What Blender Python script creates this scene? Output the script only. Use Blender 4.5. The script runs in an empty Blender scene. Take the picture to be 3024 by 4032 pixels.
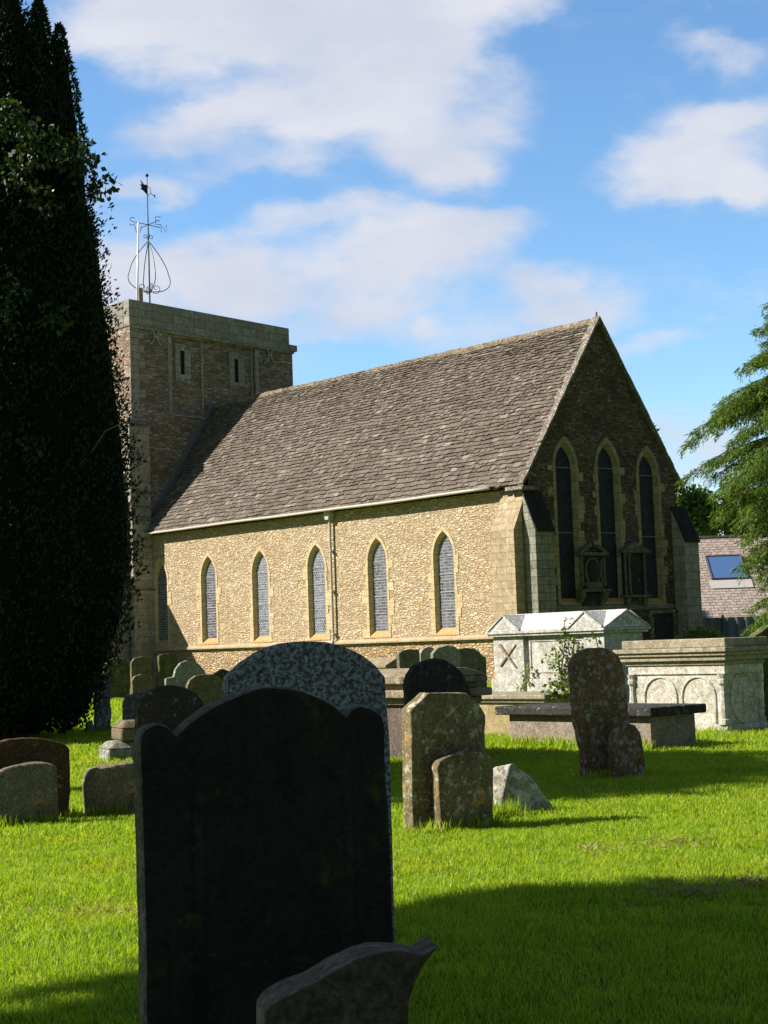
import bpy, bmesh, math, random
import numpy as np
from mathutils import Vector, Matrix, noise as mnoise

random.seed(11); RNG = np.random.default_rng(7)
SC = bpy.context.scene
COL = SC.collection
R = math.radians

# ------------------------------------------------------------------ camera
cam = bpy.data.objects.new("camera", bpy.data.cameras.new("camera"))
COL.objects.link(cam)
cam.data.sensor_fit = 'VERTICAL'; cam.data.sensor_height = 36.0
cam.data.lens = 55.586
cam.data.clip_start = 0.1; cam.data.clip_end = 6000
_r = Vector((0.99939555, 0.00289447, -0.03464317)); _u = Vector((0.03476387, -0.0832104, 0.99592545)); _f = Vector((0, 0.9965278, 0.08326073))
cam.matrix_world = Matrix(((_r.x, _u.x, -_f.x, 0), (_r.y, _u.y, -_f.y, 0), (_r.z, _u.z, -_f.z, 1.62), (0, 0, 0, 1)))
SC.camera = cam

# ------------------------------------------------------------------ light
SUN_EL = 36.0
SUN_AZ = Vector((-0.999, -0.04, 0))            # horizontal direction towards the sun
sun = bpy.data.objects.new("sun", bpy.data.lights.new("sun", 'SUN')); COL.objects.link(sun)
sun.data.energy = 5.0; sun.data.angle = R(0.53); sun.data.color = (1.0, 0.94, 0.84)
tosun = Vector((SUN_AZ.x*math.cos(R(SUN_EL)), SUN_AZ.y*math.cos(R(SUN_EL)), math.sin(R(SUN_EL))))
sun.rotation_euler = tosun.to_track_quat('Z', 'Y').to_euler()

SC.view_settings.view_transform = 'Standard'; SC.view_settings.look = 'None'
SC.view_settings.exposure = 0.98; SC.view_settings.gamma = 1.0
SC.view_settings.use_curve_mapping = False

# ------------------------------------------------------------------ node helpers
class NT:
    def __init__(s, tree): s.t = tree; s.n = tree.nodes; s.l = tree.links
    def node(s, kind, **kw):
        n = s.n.new(kind)
        for k, v in kw.items(): setattr(n, k, v)
        return n
    def put(s, sock, v):
        if isinstance(v, bpy.types.NodeSocket): s.l.new(v, sock)
        elif isinstance(v, (tuple, list)) and len(v) == 3 and sock.type == 'RGBA': sock.default_value = (*v, 1)
        else: sock.default_value = v
    def math(s, op, a, b=0.0, clamp=False):
        n = s.node('ShaderNodeMath', operation=op, use_clamp=clamp); s.put(n.inputs[0], a)
        if len(n.inputs) > 1: s.put(n.inputs[1], b)
        return n.outputs[0]
    def vmath(s, op, a, b=(0, 0, 0), out=0):
        n = s.node('ShaderNodeVectorMath', operation=op); s.put(n.inputs[0], a); s.put(n.inputs[1], b); return n.outputs[out]
    def mix(s, f, a, b, mode='MIX'):
        n = s.node('ShaderNodeMix', data_type='RGBA', blend_type=mode); s.put(n.inputs[0], f); s.put(n.inputs[6], a); s.put(n.inputs[7], b)
        return n.outputs[2]
    def noise(s, vec, scale, detail=4.0, rough=0.55, dist=0.0, out=0):
        n = s.node('ShaderNodeTexNoise'); s.put(n.inputs['Vector'], vec); n.inputs['Scale'].default_value = scale
        n.inputs['Detail'].default_value = detail; n.inputs['Roughness'].default_value = rough; n.inputs['Distortion'].default_value = dist
        return n.outputs[out]
    def voro(s, vec, scale, feature='F1', rnd=1.0):
        n = s.node('ShaderNodeTexVoronoi', feature=feature); s.put(n.inputs['Vector'], vec); n.inputs['Scale'].default_value = scale
        n.inputs['Randomness'].default_value = rnd
        return n
    def step(s, v, lo, hi):
        n = s.node('ShaderNodeMapRange', interpolation_type='SMOOTHSTEP'); s.put(n.inputs[0], v)
        n.inputs[1].default_value = lo; n.inputs[2].default_value = hi; return n.outputs[0]
    def ramp(s, v, stops):
        n = s.node('ShaderNodeValToRGB'); s.put(n.inputs[0], v); cr = n.color_ramp
        while len(cr.elements) < len(stops): cr.elements.new(0.5)
        for e, (p, c) in zip(cr.elements, stops): e.position = p; e.color = (*c, 1)
        return n.outputs[0]
    def bump(s, h, strength, dist, nrm=None):
        n = s.node('ShaderNodeBump'); n.inputs['Strength'].default_value = strength; n.inputs['Distance'].default_value = dist
        s.put(n.inputs['Height'], h)
        if nrm is not None: s.put(n.inputs['Normal'], nrm)
        return n.outputs[0]

def new_mat(name):
    m = bpy.data.materials.new(name); m.use_nodes = True
    nt = NT(m.node_tree); nt.n.clear()
    out = nt.node('ShaderNodeOutputMaterial')
    return m, nt, out
def principled(nt, out, color, rough=0.9, normal=None, spec=0.25, metal=0.0):
    b = nt.node('ShaderNodeBsdfPrincipled'); nt.put(b.inputs['Base Color'], color); nt.put(b.inputs['Roughness'], rough)
    b.inputs['Specular IOR Level'].default_value = spec; b.inputs['Metallic'].default_value = metal
    if normal is not None: nt.put(b.inputs['Normal'], normal)
    nt.l.new(b.outputs[0], out.inputs[0]); return b

# ------------------------------------------------------------------ sky
CLOUDS = [  # azimuth slope, elevation slope, half width, half height, weight
 (-0.0823, 0.4132, 0.0966, 0.040, 1.0), (-0.15, 0.4152, 0.06, 0.028, .9), (-0.0105, 0.3851, 0.050, 0.045, 1.0), (-0.0598, 0.345, 0.085, 0.018, .9),
 (0.0575, 0.3959, 0.042, 0.036, .95), (0.047, 0.3085, 0.040, 0.021, .95), (0.2123, 0.301, 0.060, 0.019, .95), (0.2306, 0.3858, 0.034, 0.013, .55),
 (0.2259, 0.3338, 0.046, 0.017, .7), (-0.1135, 0.2432, 0.060, 0.024, 1.0), (0.0116, 0.2419, 0.062, 0.021, 1.0), (0.1239, 0.2213, 0.050, 0.020, .75),
 (0.0601, 0.2629, 0.047, 0.010, .6), (-0.0728, 0.3134, 0.06, 0.010, .5), (0.0399, 0.2031, 0.012, 0.009, .5), (0.1994, 0.1287, 0.055, 0.03, .6),
 (0.1723, 0.1931, 0.045, 0.008, .5), (-0.1509, 0.3009, 0.035, 0.008, .5), (-0.0321, 0.2722, 0.068, 0.011, .55), (0.0602, 0.3424, 0.059, 0.018, .62),
 (-0.16, 0.20, 0.05, 0.02, .6), (-0.05, 0.215, 0.09, 0.016, .45), (0.06, 0.20, 0.07, 0.02, .4), (-0.19, 0.25, 0.05, 0.03, .8), (0.10, 0.41, 0.03, 0.02, .5), (0.0, 0.33, 0.05, 0.012, .5), (-0.12, 0.335, 0.05, 0.014, .55), (-0.40, 0.30, 0.12, 0.05, .9), (0.45, 0.28, 0.12, 0.04, .9), (0.02, 0.55, 0.2, 0.05, .8)]
world = bpy.data.worlds.new("World"); SC.world = world; world.use_nodes = True
w = NT(world.node_tree); w.n.clear()
wout = w.node('ShaderNodeOutputWorld'); bg = w.node('ShaderNodeBackground'); w.l.new(bg.outputs[0], wout.inputs[0])
bg.inputs[1].default_value = 0.075
sky = w.node('ShaderNodeTexSky', sky_type='NISHITA'); sky.sun_disc = False
sky.sun_elevation = R(SUN_EL); sky.sun_rotation = math.atan2(SUN_AZ.x, SUN_AZ.y)
sky.air_density = 1.0; sky.dust_density = 0.4; sky.ozone_density = 1.5
tc = w.node('ShaderNodeTexCoord'); sep = w.node('ShaderNodeSeparateXYZ'); w.l.new(tc.outputs['Generated'], sep.inputs[0])
ay = w.math('MAXIMUM', w.math('ABSOLUTE', sep.outputs[1]), 0.12)
px = w.math('DIVIDE', sep.outputs[0], ay); pz = w.math('DIVIDE', sep.outputs[2], ay)
comb = w.node('ShaderNodeCombineXYZ'); w.put(comb.inputs[0], px); w.put(comb.inputs[1], pz)
P0 = comb.outputs[0]
# warp the coordinates so that the cloud edges are ragged
wn = w.noise(w.vmath('MULTIPLY', P0, (1.0, 1.6, 1.0)), 9.0, 5.0, 0.55, out=1)
wn2 = w.vmath('SCALE', w.vmath('SUBTRACT', wn, (0.5, 0.5, 0.5)), (0, 0, 0)); wn2.node.inputs['Scale'].default_value = 0.085
P = w.vmath('ADD', P0, wn2)
tot = None
for cx, cz, a, b, wt in CLOUDS:
    d = w.vmath('MULTIPLY', w.vmath('SUBTRACT', P, (cx, cz, 0)), (1/(a*1.36), 1/(b*1.42), 0))
    ln = w.vmath('LENGTH', d, out=1)
    v = w.math('MULTIPLY', w.step(ln, 1.15, 0.15), wt)
    tot = v if tot is None else w.math('SUBTRACT', w.math('ADD', tot, v), w.math('MULTIPLY', tot, v))
n1 = w.noise(w.vmath('MULTIPLY', P0, (1.0, 1.7, 1.0)), 13.0, 8.0, 0.6, 0.25)
n0 = w.noise(w.vmath('MULTIPLY', P0, (1.0, 1.8, 1.0)), 5.5, 6.0, 0.6, 0.3)
dens = w.math('ADD', w.math('ADD', w.math('MULTIPLY', tot, 1.12), w.math('MULTIPLY', w.math('SUBTRACT', n1, 0.5), 1.35)), w.math('MULTIPLY', w.math('SUBTRACT', n0, 0.42), 0.75))
cov = w.math('MULTIPLY', w.step(dens, 0.04, 1.04), 0.96)
cov = w.math('MULTIPLY', cov, w.step(sep.outputs[2], 0.0, 0.05))
shade = w.noise(w.vmath('MULTIPLY', P0, (1.0, 2.0, 1.0)), 7.0, 5.0, 0.55)
ccol = w.mix(w.step(shade, 0.3, 0.7), (4.35, 4.6, 5.4), (5.4, 5.5, 5.95))
hs = w.node('ShaderNodeHueSaturation'); w.put(hs.inputs['Color'], sky.outputs[0]); hs.inputs['Saturation'].default_value = 1.12; hs.inputs['Value'].default_value = 1.15
skyc = w.mix(1.0, hs.outputs[0], (0.98, 1.14, 1.22), 'MULTIPLY')
final = w.mix(cov, skyc, ccol)
# sky outside the view is dimmed to weaken the fill light
front = w.step(w.math('SUBTRACT', sep.outputs[1], w.math('MULTIPLY', sep.outputs[2], 0.5)), 0.35, 0.75)
rest = w.mix(1.0, w.mix(0.45, skyc, (2.4, 2.5, 2.75)), (0.50, 0.50, 0.50), 'MULTIPLY')   # grey mixed into the unseen sky for neutral fill, then halved
final = w.mix(front, rest, final)
w.put(bg.inputs[0], final)

# ------------------------------------------------------------------ mesh helpers
def box_uv(vs, faces):
    uvs = []
    for f in faces:
        a, b, c = vs[f[0]], vs[f[1]], vs[f[2]]
        n = (b-a).cross(c-a)
        if len(f) > 3: n = n + (c-a).cross(vs[f[3]]-a)
        ax, ay_, az = abs(n.x), abs(n.y), abs(n.z)
        for i in f:
            p = vs[i]
            if ax >= ay_ and ax >= az*0.9: uvs += [p.y, p.z]
            elif ay_ >= az*0.9: uvs += [p.x, p.z]
            else: uvs += [p.x, p.y]
    return uvs

class MB:
    """collects local-space geometry; build() maps it through xf and links ONE object"""
    def __init__(s): s.v = []; s.f = []
    def add(s, verts, faces):
        k = len(s.v); s.v += [Vector(p) for p in verts]; s.f += [tuple(i+k for i in f) for f in faces]; return s
    def box(s, x0, x1, y0, y1, z0, z1):
        return s.add([(x0,y0,z0),(x1,y0,z0),(x1,y1,z0),(x0,y1,z0),(x0,y0,z1),(x1,y0,z1),(x1,y1,z1),(x0,y1,z1)],
                     [(0,3,2,1),(4,5,6,7),(0,1,5,4),(1,2,6,5),(2,3,7,6),(3,0,4,7)])
    def obox(s, c, ax, ay, az):
        c = Vector(c); ax, ay, az = Vector(ax), Vector(ay), Vector(az); vs = []
        for k in (-1, 1):
            for i, j in ((-1,-1),(1,-1),(1,1),(-1,1)): vs.append(c+ax*i+ay*j+az*k)
        return s.add(vs, [(0,3,2,1),(4,5,6,7),(0,1,5,4),(1,2,6,5),(2,3,7,6),(3,0,4,7)])
    def prism(s, poly, axis, a0, a1):
        """poly: 2-D outline; axis 'x','y','z' is the extrusion axis"""
        def P(p, a):
            return {'x': (a, p[0], p[1]), 'y': (p[0], a, p[1]), 'z': (p[0], p[1], a)}[axis]
        n = len(poly); vs = [P(p, a0) for p in poly]+[P(p, a1) for p in poly]
        fs = [tuple(range(n)), tuple(range(2*n-1, n-1, -1))]+[(i, i+n, (i+1) % n+n, (i+1) % n) for i in range(n)]
        return s.add(vs, fs)
    def tube(s, pts, r, n=8, closed=False, cap=True):
        pts = [Vector(p) for p in pts]; rs = r if isinstance(r, (list, tuple)) else [r]*len(pts)
        k = len(s.v); prev = None
        for i, p in enumerate(pts):
            if closed: d = pts[(i+1) % len(pts)]-pts[i-1]
            else: d = pts[min(i+1, len(pts)-1)]-pts[max(i-1, 0)]
            d.normalize()
            if prev is None: a = d.orthogonal().normalized()
            else: a = (prev-d*prev.dot(d)); a = a.normalized() if a.length > 1e-6 else d.orthogonal().normalized()
            prev = a; b = d.cross(a)
            for j in range(n):
                t = 2*math.pi*j/n; s.v.append(p+(a*math.cos(t)+b*math.sin(t))*rs[i])
        m = len(pts)
        for i in range(m if closed else m-1):
            for j in range(n):
                i2 = (i+1) % m
                s.f.append((k+i*n+j, k+i*n+(j+1) % n, k+i2*n+(j+1) % n, k+i2*n+j))
        if cap and not closed:
            s.f.append(tuple(k+j for j in range(n-1, -1, -1))); s.f.append(tuple(k+(m-1)*n+j for j in range(n)))
        return s
    def ball(s, c, r, seg=10, ring=6, sz=1.0, rough=0.0):
        k = len(s.v); c = Vector(c)
        for i in range(ring+1):
            for j in range(seg):
                t = math.pi*i/ring; u = 2*math.pi*j/seg
                d = Vector((math.sin(t)*math.cos(u), math.sin(t)*math.sin(u), math.cos(t)*sz))
                q = 1+rough*mnoise.noise(d*2.3+c)
                s.v.append(c+d*r*q)
        for i in range(ring):
            for j in range(seg):
                s.f.append((k+i*seg+j, k+(i+1)*seg+j, k+(i+1)*seg+(j+1) % seg, k+i*seg+(j+1) % seg))
        return s
    def build(s, name, mat, parent=None, xf=None, bevel=0.0, smooth=False, fix=True):
        me = bpy.data.meshes.new(name)
        uv = box_uv(s.v, s.f)
        vs = [xf(p) for p in s.v] if xf else s.v
        if parent is not None:
            o = world_loc(parent); vs = [p-o for p in vs]
        me.from_pydata([tuple(p) for p in vs], [], s.f)
        l = me.uv_layers.new(name="UVMap"); l.data.foreach_set("uv", uv)
        if fix:
            bm = bmesh.new(); bm.from_mesh(me); bmesh.ops.recalc_face_normals(bm, faces=bm.faces); bm.to_mesh(me); bm.free()
        if smooth: me.polygons.foreach_set("use_smooth", [True]*len(me.polygons))
        me.materials.append(mat); me.update()
        o = bpy.data.objects.new(name, me); COL.objects.link(o)
        if parent is not None: o.parent = parent
        if bevel:
            md = o.modifiers.new("bevel", 'BEVEL'); md.width = bevel; md.segments = 2; md.limit_method = 'ANGLE'; md.angle_limit = R(35)
        return o

def world_loc(o):
    p = Vector(o.location)
    while o.parent is not None: o = o.parent; p = p+Vector(o.location)
    return p
def tag(o, label, cat, group=None):
    o["label"] = label; o["category"] = cat
    if group: o["group"] = group
    return o
def thing(name, label, cat, loc, group=None):
    o = bpy.data.objects.new(name, None); COL.objects.link(o); o.location = loc; o.empty_display_size = 0.2
    return tag(o, label, cat, group)
def kind(o, k): o["kind"] = k; return o

def big_mesh(name, verts, faces_n, mat, parent=None, smooth=False):
    """verts (N,3) array; faces_n: (M,k) index array"""
    verts = np.asarray(verts, dtype=np.float32); faces_n = np.asarray(faces_n, dtype=np.int32)
    if parent is not None: verts = verts-np.array(world_loc(parent), dtype=np.float32)
    me = bpy.data.meshes.new(name); m, k = faces_n.shape
    me.vertices.add(len(verts)); me.vertices.foreach_set("co", verts.ravel())
    me.loops.add(m*k); me.loops.foreach_set("vertex_index", faces_n.ravel())
    me.polygons.add(m); me.polygons.foreach_set("loop_start", np.arange(0, m*k, k, dtype=np.int32))
    me.update(calc_edges=True); me.validate()
    if smooth: me.polygons.foreach_set("use_smooth", np.ones(m, dtype=bool))
    me.materials.append(mat)
    o = bpy.data.objects.new(name, me); COL.objects.link(o)
    if parent is not None: o.parent = parent
    return o

def leaf_quads(pos, direc, length, width, jitter=0.5, curl=0.15):
    """diamond leaves: pos (N,3) base, direc (N,3) unit; returns verts, faces(quads)"""
    n = len(pos); length = np.broadcast_to(length, (n,))[:, None]; width = np.broadcast_to(width, (n,))[:, None]
    d = direc+RNG.normal(0, jitter, (n, 3)); d /= np.linalg.norm(d, axis=1, keepdims=True)
    rr = RNG.normal(0, 1, (n, 3)); sd = np.cross(d, rr); sd /= np.linalg.norm(sd, axis=1, keepdims=True)+1e-9
    nn = np.cross(d, sd)
    a = pos; b = pos+d*length*0.45+sd*width*0.5+nn*length*curl*0.3; c = pos+d*length; e = pos+d*length*0.45-sd*width*0.5+nn*length*curl*0.3
    v = np.stack([a, b, c, e], axis=1).reshape(-1, 3)
    f = np.arange(4*n).reshape(n, 4)
    return v, f
def join(parts):
    V, F, k = [], [], 0
    for v, f in parts: V.append(v); F.append(f+k); k += len(v)
    return np.concatenate(V), np.concatenate(F)

# ------------------------------------------------------------------ materials
def stone_mat(name, base, dark, lich=(0.45, 0.47, 0.42), lich_amt=0.5, spots=0.5, orange=0.0, moss=0.0, sc=1.0, bump=1.0, streak=0.3, grain=1.0):
    m, nt, out = new_mat(name)
    co = nt.node('ShaderNodeTexCoord').outputs['Object']
    big = nt.noise(co, 2.2*sc, 5, 0.6); mid = nt.noise(co, 11*sc, 5, 0.65); fine = nt.noise(co, 42*sc**0.5, 5, 0.7)
    st = nt.noise(nt.vmath('MULTIPLY', co, (9, 9, 0.9)), 1.2*sc, 3, 0.6)
    c = nt.mix(nt.step(nt.math('ADD', nt.math('MULTIPLY', big, 0.6), nt.math('MULTIPLY', mid, 0.4)), 0.36, 0.64), dark, base)
    c = nt.mix(nt.math('MULTIPLY', nt.step(st, 0.45, 0.75), streak), c, tuple(x*0.45 for x in dark))
    c = nt.mix(nt.math('MULTIPLY', nt.step(fine, 0.46, 0.62), 0.6*grain), c, tuple(x*0.4 for x in dark))
    c = nt.mix(nt.math('MULTIPLY', nt.step(fine, 0.48, 0.34), 0.45*grain), c, tuple(min(1, x*1.55) for x in base))
    if lich_amt > 0:
        # crust lichen: ragged patches
        ln = nt.noise(co, 8.5*sc, 9, 0.72, 0.3)
        lm = nt.step(ln, 0.60-0.16*lich_amt, 0.66-0.12*lich_amt)
        c = nt.mix(nt.math('MULTIPLY', lm, nt.math('ADD', 0.45, nt.math('MULTIPLY', nt.step(fine, 0.3, 0.65), 0.45))), c, nt.mix(nt.step(mid, 0.35, 0.65), tuple(x*0.6 for x in lich), lich))
    if spots > 0:
        dco = nt.vmath('ADD', co, nt.vmath('SCALE', nt.noise(co, 14*sc, 3, 0.6, out=1), (0, 0, 0)))
        dco.node.inputs[1].links[0].from_node.inputs['Scale'].default_value = 0.06/sc
        vo = nt.voro(dco, 15*sc)
        rnd = nt.node('ShaderNodeSeparateColor'); nt.l.new(vo.outputs['Color'], rnd.inputs[0])
        rad = nt.math('MULTIPLY', nt.math('SUBTRACT', rnd.outputs[0], 1.0-spots, True), 0.75)
        sm = nt.step(nt.math('SUBTRACT', rad, vo.outputs['Distance']), -0.02, 0.05)
        c = nt.mix(nt.math('MULTIPLY', sm, nt.math('ADD', 0.4, nt.math('MULTIPLY', nt.step(fine, 0.35, 0.6), 0.5))), c, nt.mix(rnd.outputs[1], lich, tuple(x*0.55 for x in lich)))
        vo2 = nt.voro(dco, 6*sc); rn2 = nt.node('ShaderNodeSeparateColor'); nt.l.new(vo2.outputs['Color'], rn2.inputs[0])
        ra2 = nt.math('MULTIPLY', nt.math('SUBTRACT', rn2.outputs[1], 1.0-spots*0.45, True), 0.8)
        s2 = nt.step(nt.math('SUBTRACT', ra2, nt.math('ADD', vo2.outputs['Distance'], nt.math('MULTIPLY', nt.math('SUBTRACT', mid, 0.5), 0.25))), -0.02, 0.05)
        c = nt.mix(nt.math('MULTIPLY', s2, nt.math('ADD', 0.35, nt.math('MULTIPLY', nt.step(fine, 0.35, 0.6), 0.5))), c, tuple(x*0.85 for x in lich))
    if orange > 0:
        on = nt.noise(nt.vmath('ADD', co, (7.3, 2.1, 4.4)), 6*sc, 7, 0.7)
        c = nt.mix(nt.math('MULTIPLY', nt.step(on, 0.66-0.12*orange, 0.70-0.1*orange), 0.8), c, (0.42, 0.21, 0.035))
    if moss > 0:
        mn = nt.noise(nt.vmath('ADD', co, (3.1, 8.8, 1.7)), 4.5*sc, 7, 0.7)
        c = nt.mix(nt.math('MULTIPLY', nt.step(mn, 0.62-0.25*moss, 0.72-0.2*moss), 0.9), c, nt.mix(fine, (0.02, 0.035, 0.008), (0.07, 0.10, 0.02)))
    h = nt.math('ADD', nt.math('MULTIPLY', mid, 0.6), nt.math('MULTIPLY', fine, 0.4))
    pit = nt.voro(co, 40*sc); h = nt.math('ADD', h, nt.math('MULTIPLY', nt.step(pit.outputs['Distance'], 0.0, 0.35), 0.25))
    principled(nt, out, c, 0.92, nt.bump(h, 0.7*bump, 0.02), 0.15)
    return m

def rubble_mat(name, cols, mortar_shade, su=3.2, sv=8.0, bump=1.0, dirt=None, dirt_amt=0.4, joint=0.09, edge=(0.0, 0.2), lichen=None, lichen_amt=0.3):
    """coursed rubble: stretched cells on the wall's own uv metres"""
    m, nt, out = new_mat(name)
    uv = nt.node('ShaderNodeUVMap').outputs[0]
    wob = nt.vmath('SCALE', nt.vmath('SUBTRACT', nt.noise(uv, 1.6, 4, 0.6, out=1), (0.5, 0.5, 0.5)), (0, 0, 0)); wob.node.inputs['Scale'].default_value = 0.16
    wob2 = nt.vmath('SCALE', nt.vmath('SUBTRACT', nt.noise(uv, 9.0, 3, 0.6, out=1), (0.5, 0.5, 0.5)), (0, 0, 0)); wob2.node.inputs['Scale'].default_value = 0.07
    p = nt.vmath('MULTIPLY', nt.vmath('ADD', nt.vmath('ADD', uv, wob), wob2), (su, sv, 1.0))
    f1 = nt.voro(p, 1.0, 'F1', 0.9); ed = nt.voro(p, 1.0, 'DISTANCE_TO_EDGE', 0.9)
    rnd = nt.node('ShaderNodeSeparateColor'); nt.l.new(f1.outputs['Color'], rnd.inputs[0])
    n = len(cols)
    c = nt.ramp(rnd.outputs[0], [(i/(n-1), col) for i, col in enumerate(cols)])
    fine = nt.noise(uv, 26, 4, 0.65); big = nt.noise(uv, 0.55, 5, 0.6); mid = nt.noise(uv, 5.0, 5, 0.65)
    sp = nt.noise(uv, 11, 5, 0.75)
    c = nt.mix(nt.math('MULTIPLY', nt.step(sp, 0.50, 0.66), 0.55), c, nt.mix(1.0, c, (0.35, 0.32, 0.29), 'MULTIPLY'))
    c = nt.mix(nt.math('MULTIPLY', nt.step(sp, 0.46, 0.32), 0.4), c, nt.mix(1.0, c, (1.35, 1.38, 1.4), 'MULTIPLY'))
    jm = nt.step(nt.math('ADD', ed.outputs['Distance'], nt.math('MULTIPLY', nt.math('SUBTRACT', fine, 0.5), 0.06)), joint*1.3, joint*0.4)
    c = nt.mix(nt.math('MULTIPLY', jm, 0.62), c, mortar_shade)  # darker joint tone also stands in for shadow between the stones
    if dirt:
        c = nt.mix(nt.math('MULTIPLY', nt.step(nt.math('ADD', nt.math('MULTIPLY', big, 0.65), nt.math('MULTIPLY', mid, 0.35)), 0.42, 0.66), dirt_amt), c, dirt)
    if lichen:
        c = nt.mix(nt.math('MULTIPLY', nt.step(nt.noise(uv, 7, 8, 0.7), 0.66-0.15*lichen_amt, 0.74-0.12*lichen_amt), 0.7), c, lichen)
    hh = nt.math('ADD', nt.math('MULTIPLY', nt.step(ed.outputs['Distance'], edge[0], edge[1]), 1.3), nt.math('ADD', nt.math('MULTIPLY', fine, 0.45), nt.math('MULTIPLY', rnd.outputs[1], 0.7)))
    principled(nt, out, c, 0.95, nt.bump(nt.math('SUBTRACT', hh, nt.math('MULTIPLY', sp, 0.9)), 1.0, 0.032*bump), 0.1)
    return m

def ashlar_mat(name, a, b, mortar_shade, bw=0.55, bh=0.3, lich=(0.4, 0.4, 0.34), lich_amt=0.3, stain=(0.06, 0.055, 0.05), stain_amt=0.4, bump=1.0):
    m, nt, out = new_mat(name)
    uv = nt.node('ShaderNodeUVMap').outputs[0]
    wob = nt.vmath('SCALE', nt.vmath('SUBTRACT', nt.noise(uv, 2.3, 5, 0.6, out=1), (0.5, 0.5, 0.5)), (0, 0, 0)); wob.node.inputs['Scale'].default_value = 0.10
    br = nt.node('ShaderNodeTexBrick'); nt.put(br.inputs['Vector'], nt.vmath('ADD', uv, wob)); br.offset = 0.5
    br.inputs['Color1'].default_value = (*a, 1); br.inputs['Color2'].default_value = (*b, 1); br.inputs['Mortar'].default_value = (*mortar_shade, 1)
    br.inputs['Scale'].default_value = 1.0; br.inputs['Mortar Size'].default_value = 0.012; br.inputs['Brick Width'].default_value = bw; br.inputs['Row Height'].default_value = bh
    br.inputs['Bias'].default_value = 0.0
    fine = nt.noise(uv, 12, 6, 0.75); mid = nt.noise(uv, 3.2, 7, 0.65); st = nt.noise(nt.vmath('MULTIPLY', uv, (3, 0.6, 1)), 1.5, 6, 0.65)
    c = nt.mix(nt.math('MULTIPLY', nt.step(fine, 0.48, 0.64), 0.6), br.outputs[0], tuple(x*0.35 for x in b))
    c = nt.mix(nt.math('MULTIPLY', nt.step(nt.math('MULTIPLY', nt.math('ADD', mid, st), 0.5), 0.42, 0.62), stain_amt), c, stain)
    c = nt.mix(nt.math('MULTIPLY', nt.step(nt.noise(uv, 6, 9, 0.72), 0.64-0.18*lich_amt, 0.7-0.15*lich_amt), 0.75), c, lich)
    h = nt.math('ADD', nt.math('MULTIPLY', fine, 0.5), nt.math('SUBTRACT', mid, br.outputs['Fac']))
    principled(nt, out, c, 0.93, nt.bump(h, 0.8, 0.02*bump), 0.12)
    return m

def leaf_mat(name, cols, trans=0.35, rough=0.6, spec=0.2, tcol=None, patch=None):
    m, nt, out = new_mat(name)
    geo = nt.node('ShaderNodeNewGeometry')
    n = len(cols)
    c = nt.ramp(geo.outputs['Random Per Island'], [(i/(n-1), col) for i, col in enumerate(cols)])
    if patch:
        pos = geo.outputs['Position']
        c = nt.mix(nt.math('MULTIPLY', nt.step(nt.noise(pos, patch[0], 4, 0.6), 0.48, 0.72), patch[2]), c, patch[1])
        c = nt.mix(nt.math('MULTIPLY', nt.step(nt.noise(nt.vmath('ADD', pos, (31, 7, 0)), 2.6, 5, 0.65), 0.50, 0.70), 0.6), c, nt.mix(1.0, c, (0.45, 0.66, 0.7), 'MULTIPLY'))
        c = nt.mix(nt.math('MULTIPLY', nt.step(nt.noise(nt.vmath('ADD', pos, (3, 57, 0)), 7.0, 4, 0.65), 0.55, 0.72), 0.5), c, nt.mix(1.0, c, (1.45, 1.2, 1.5), 'MULTIPLY'))
    b = nt.node('ShaderNodeBsdfPrincipled'); nt.put(b.inputs['Base Color'], c); b.inputs['Roughness'].default_value = rough; b.inputs['Specular IOR Level'].default_value = spec
    t = nt.node('ShaderNodeBsdfTranslucent'); nt.put(t.inputs[0], nt.mix(1.0, c, tcol or (1.3, 1.35, 0.5), 'MULTIPLY'))
    mx = nt.node('ShaderNodeMixShader'); mx.inputs[0].default_value = trans; nt.l.new(b.outputs[0], mx.inputs[1]); nt.l.new(t.outputs[0], mx.inputs[2])
    nt.l.new(mx.outputs[0], out.inputs[0]); return m

def plain_mat(name, col, rough=0.5, metal=0.0, spec=0.3, vary=0.2):
    m, nt, out = new_mat(name)
    co = nt.node('ShaderNodeTexCoord').outputs['Object']
    c = nt.mix(nt.math('MULTIPLY', nt.noise(co, 9, 5, 0.6), vary*2), col, tuple(x*0.4 for x in col))
    principled(nt, out, c, rough, None, spec, metal); return m

# ------------------------------------------------------------------ ground
def ground_mat():
    m, nt, out = new_mat("lawn_soil")
    pos = nt.node('ShaderNodeNewGeometry').outputs['Position']
    n1 = nt.noise(pos, 0.5, 5, 0.6); n2 = nt.noise(pos, 14, 6, 0.7); n3 = nt.noise(pos, 60, 3, 0.6)
    c = nt.mix(nt.step(n1, 0.35, 0.65), (0.13, 0.22, 0.016), (0.18, 0.26, 0.022))
    c = nt.mix(nt.math('MULTIPLY', nt.step(n2, 0.42, 0.68), 0.7), c, (0.07, 0.12, 0.010))
    c = nt.mix(nt.math('MULTIPLY', nt.step(n3, 0.5, 0.7), 0.4), c, (0.16, 0.22, 0.03))
    principled(nt, out, c, 1.0, nt.bump(nt.math('ADD', n2, n3), 1.0, 0.06), 0.05); return m
g = MB(); g.add([(-3000, -3000, 0), (3000, -3000, 0), (3000, 4000, 0), (-3000, 4000, 0)], [(0, 1, 2, 3)])
kind(g.build("ground", ground_mat()), "structure")

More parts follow.
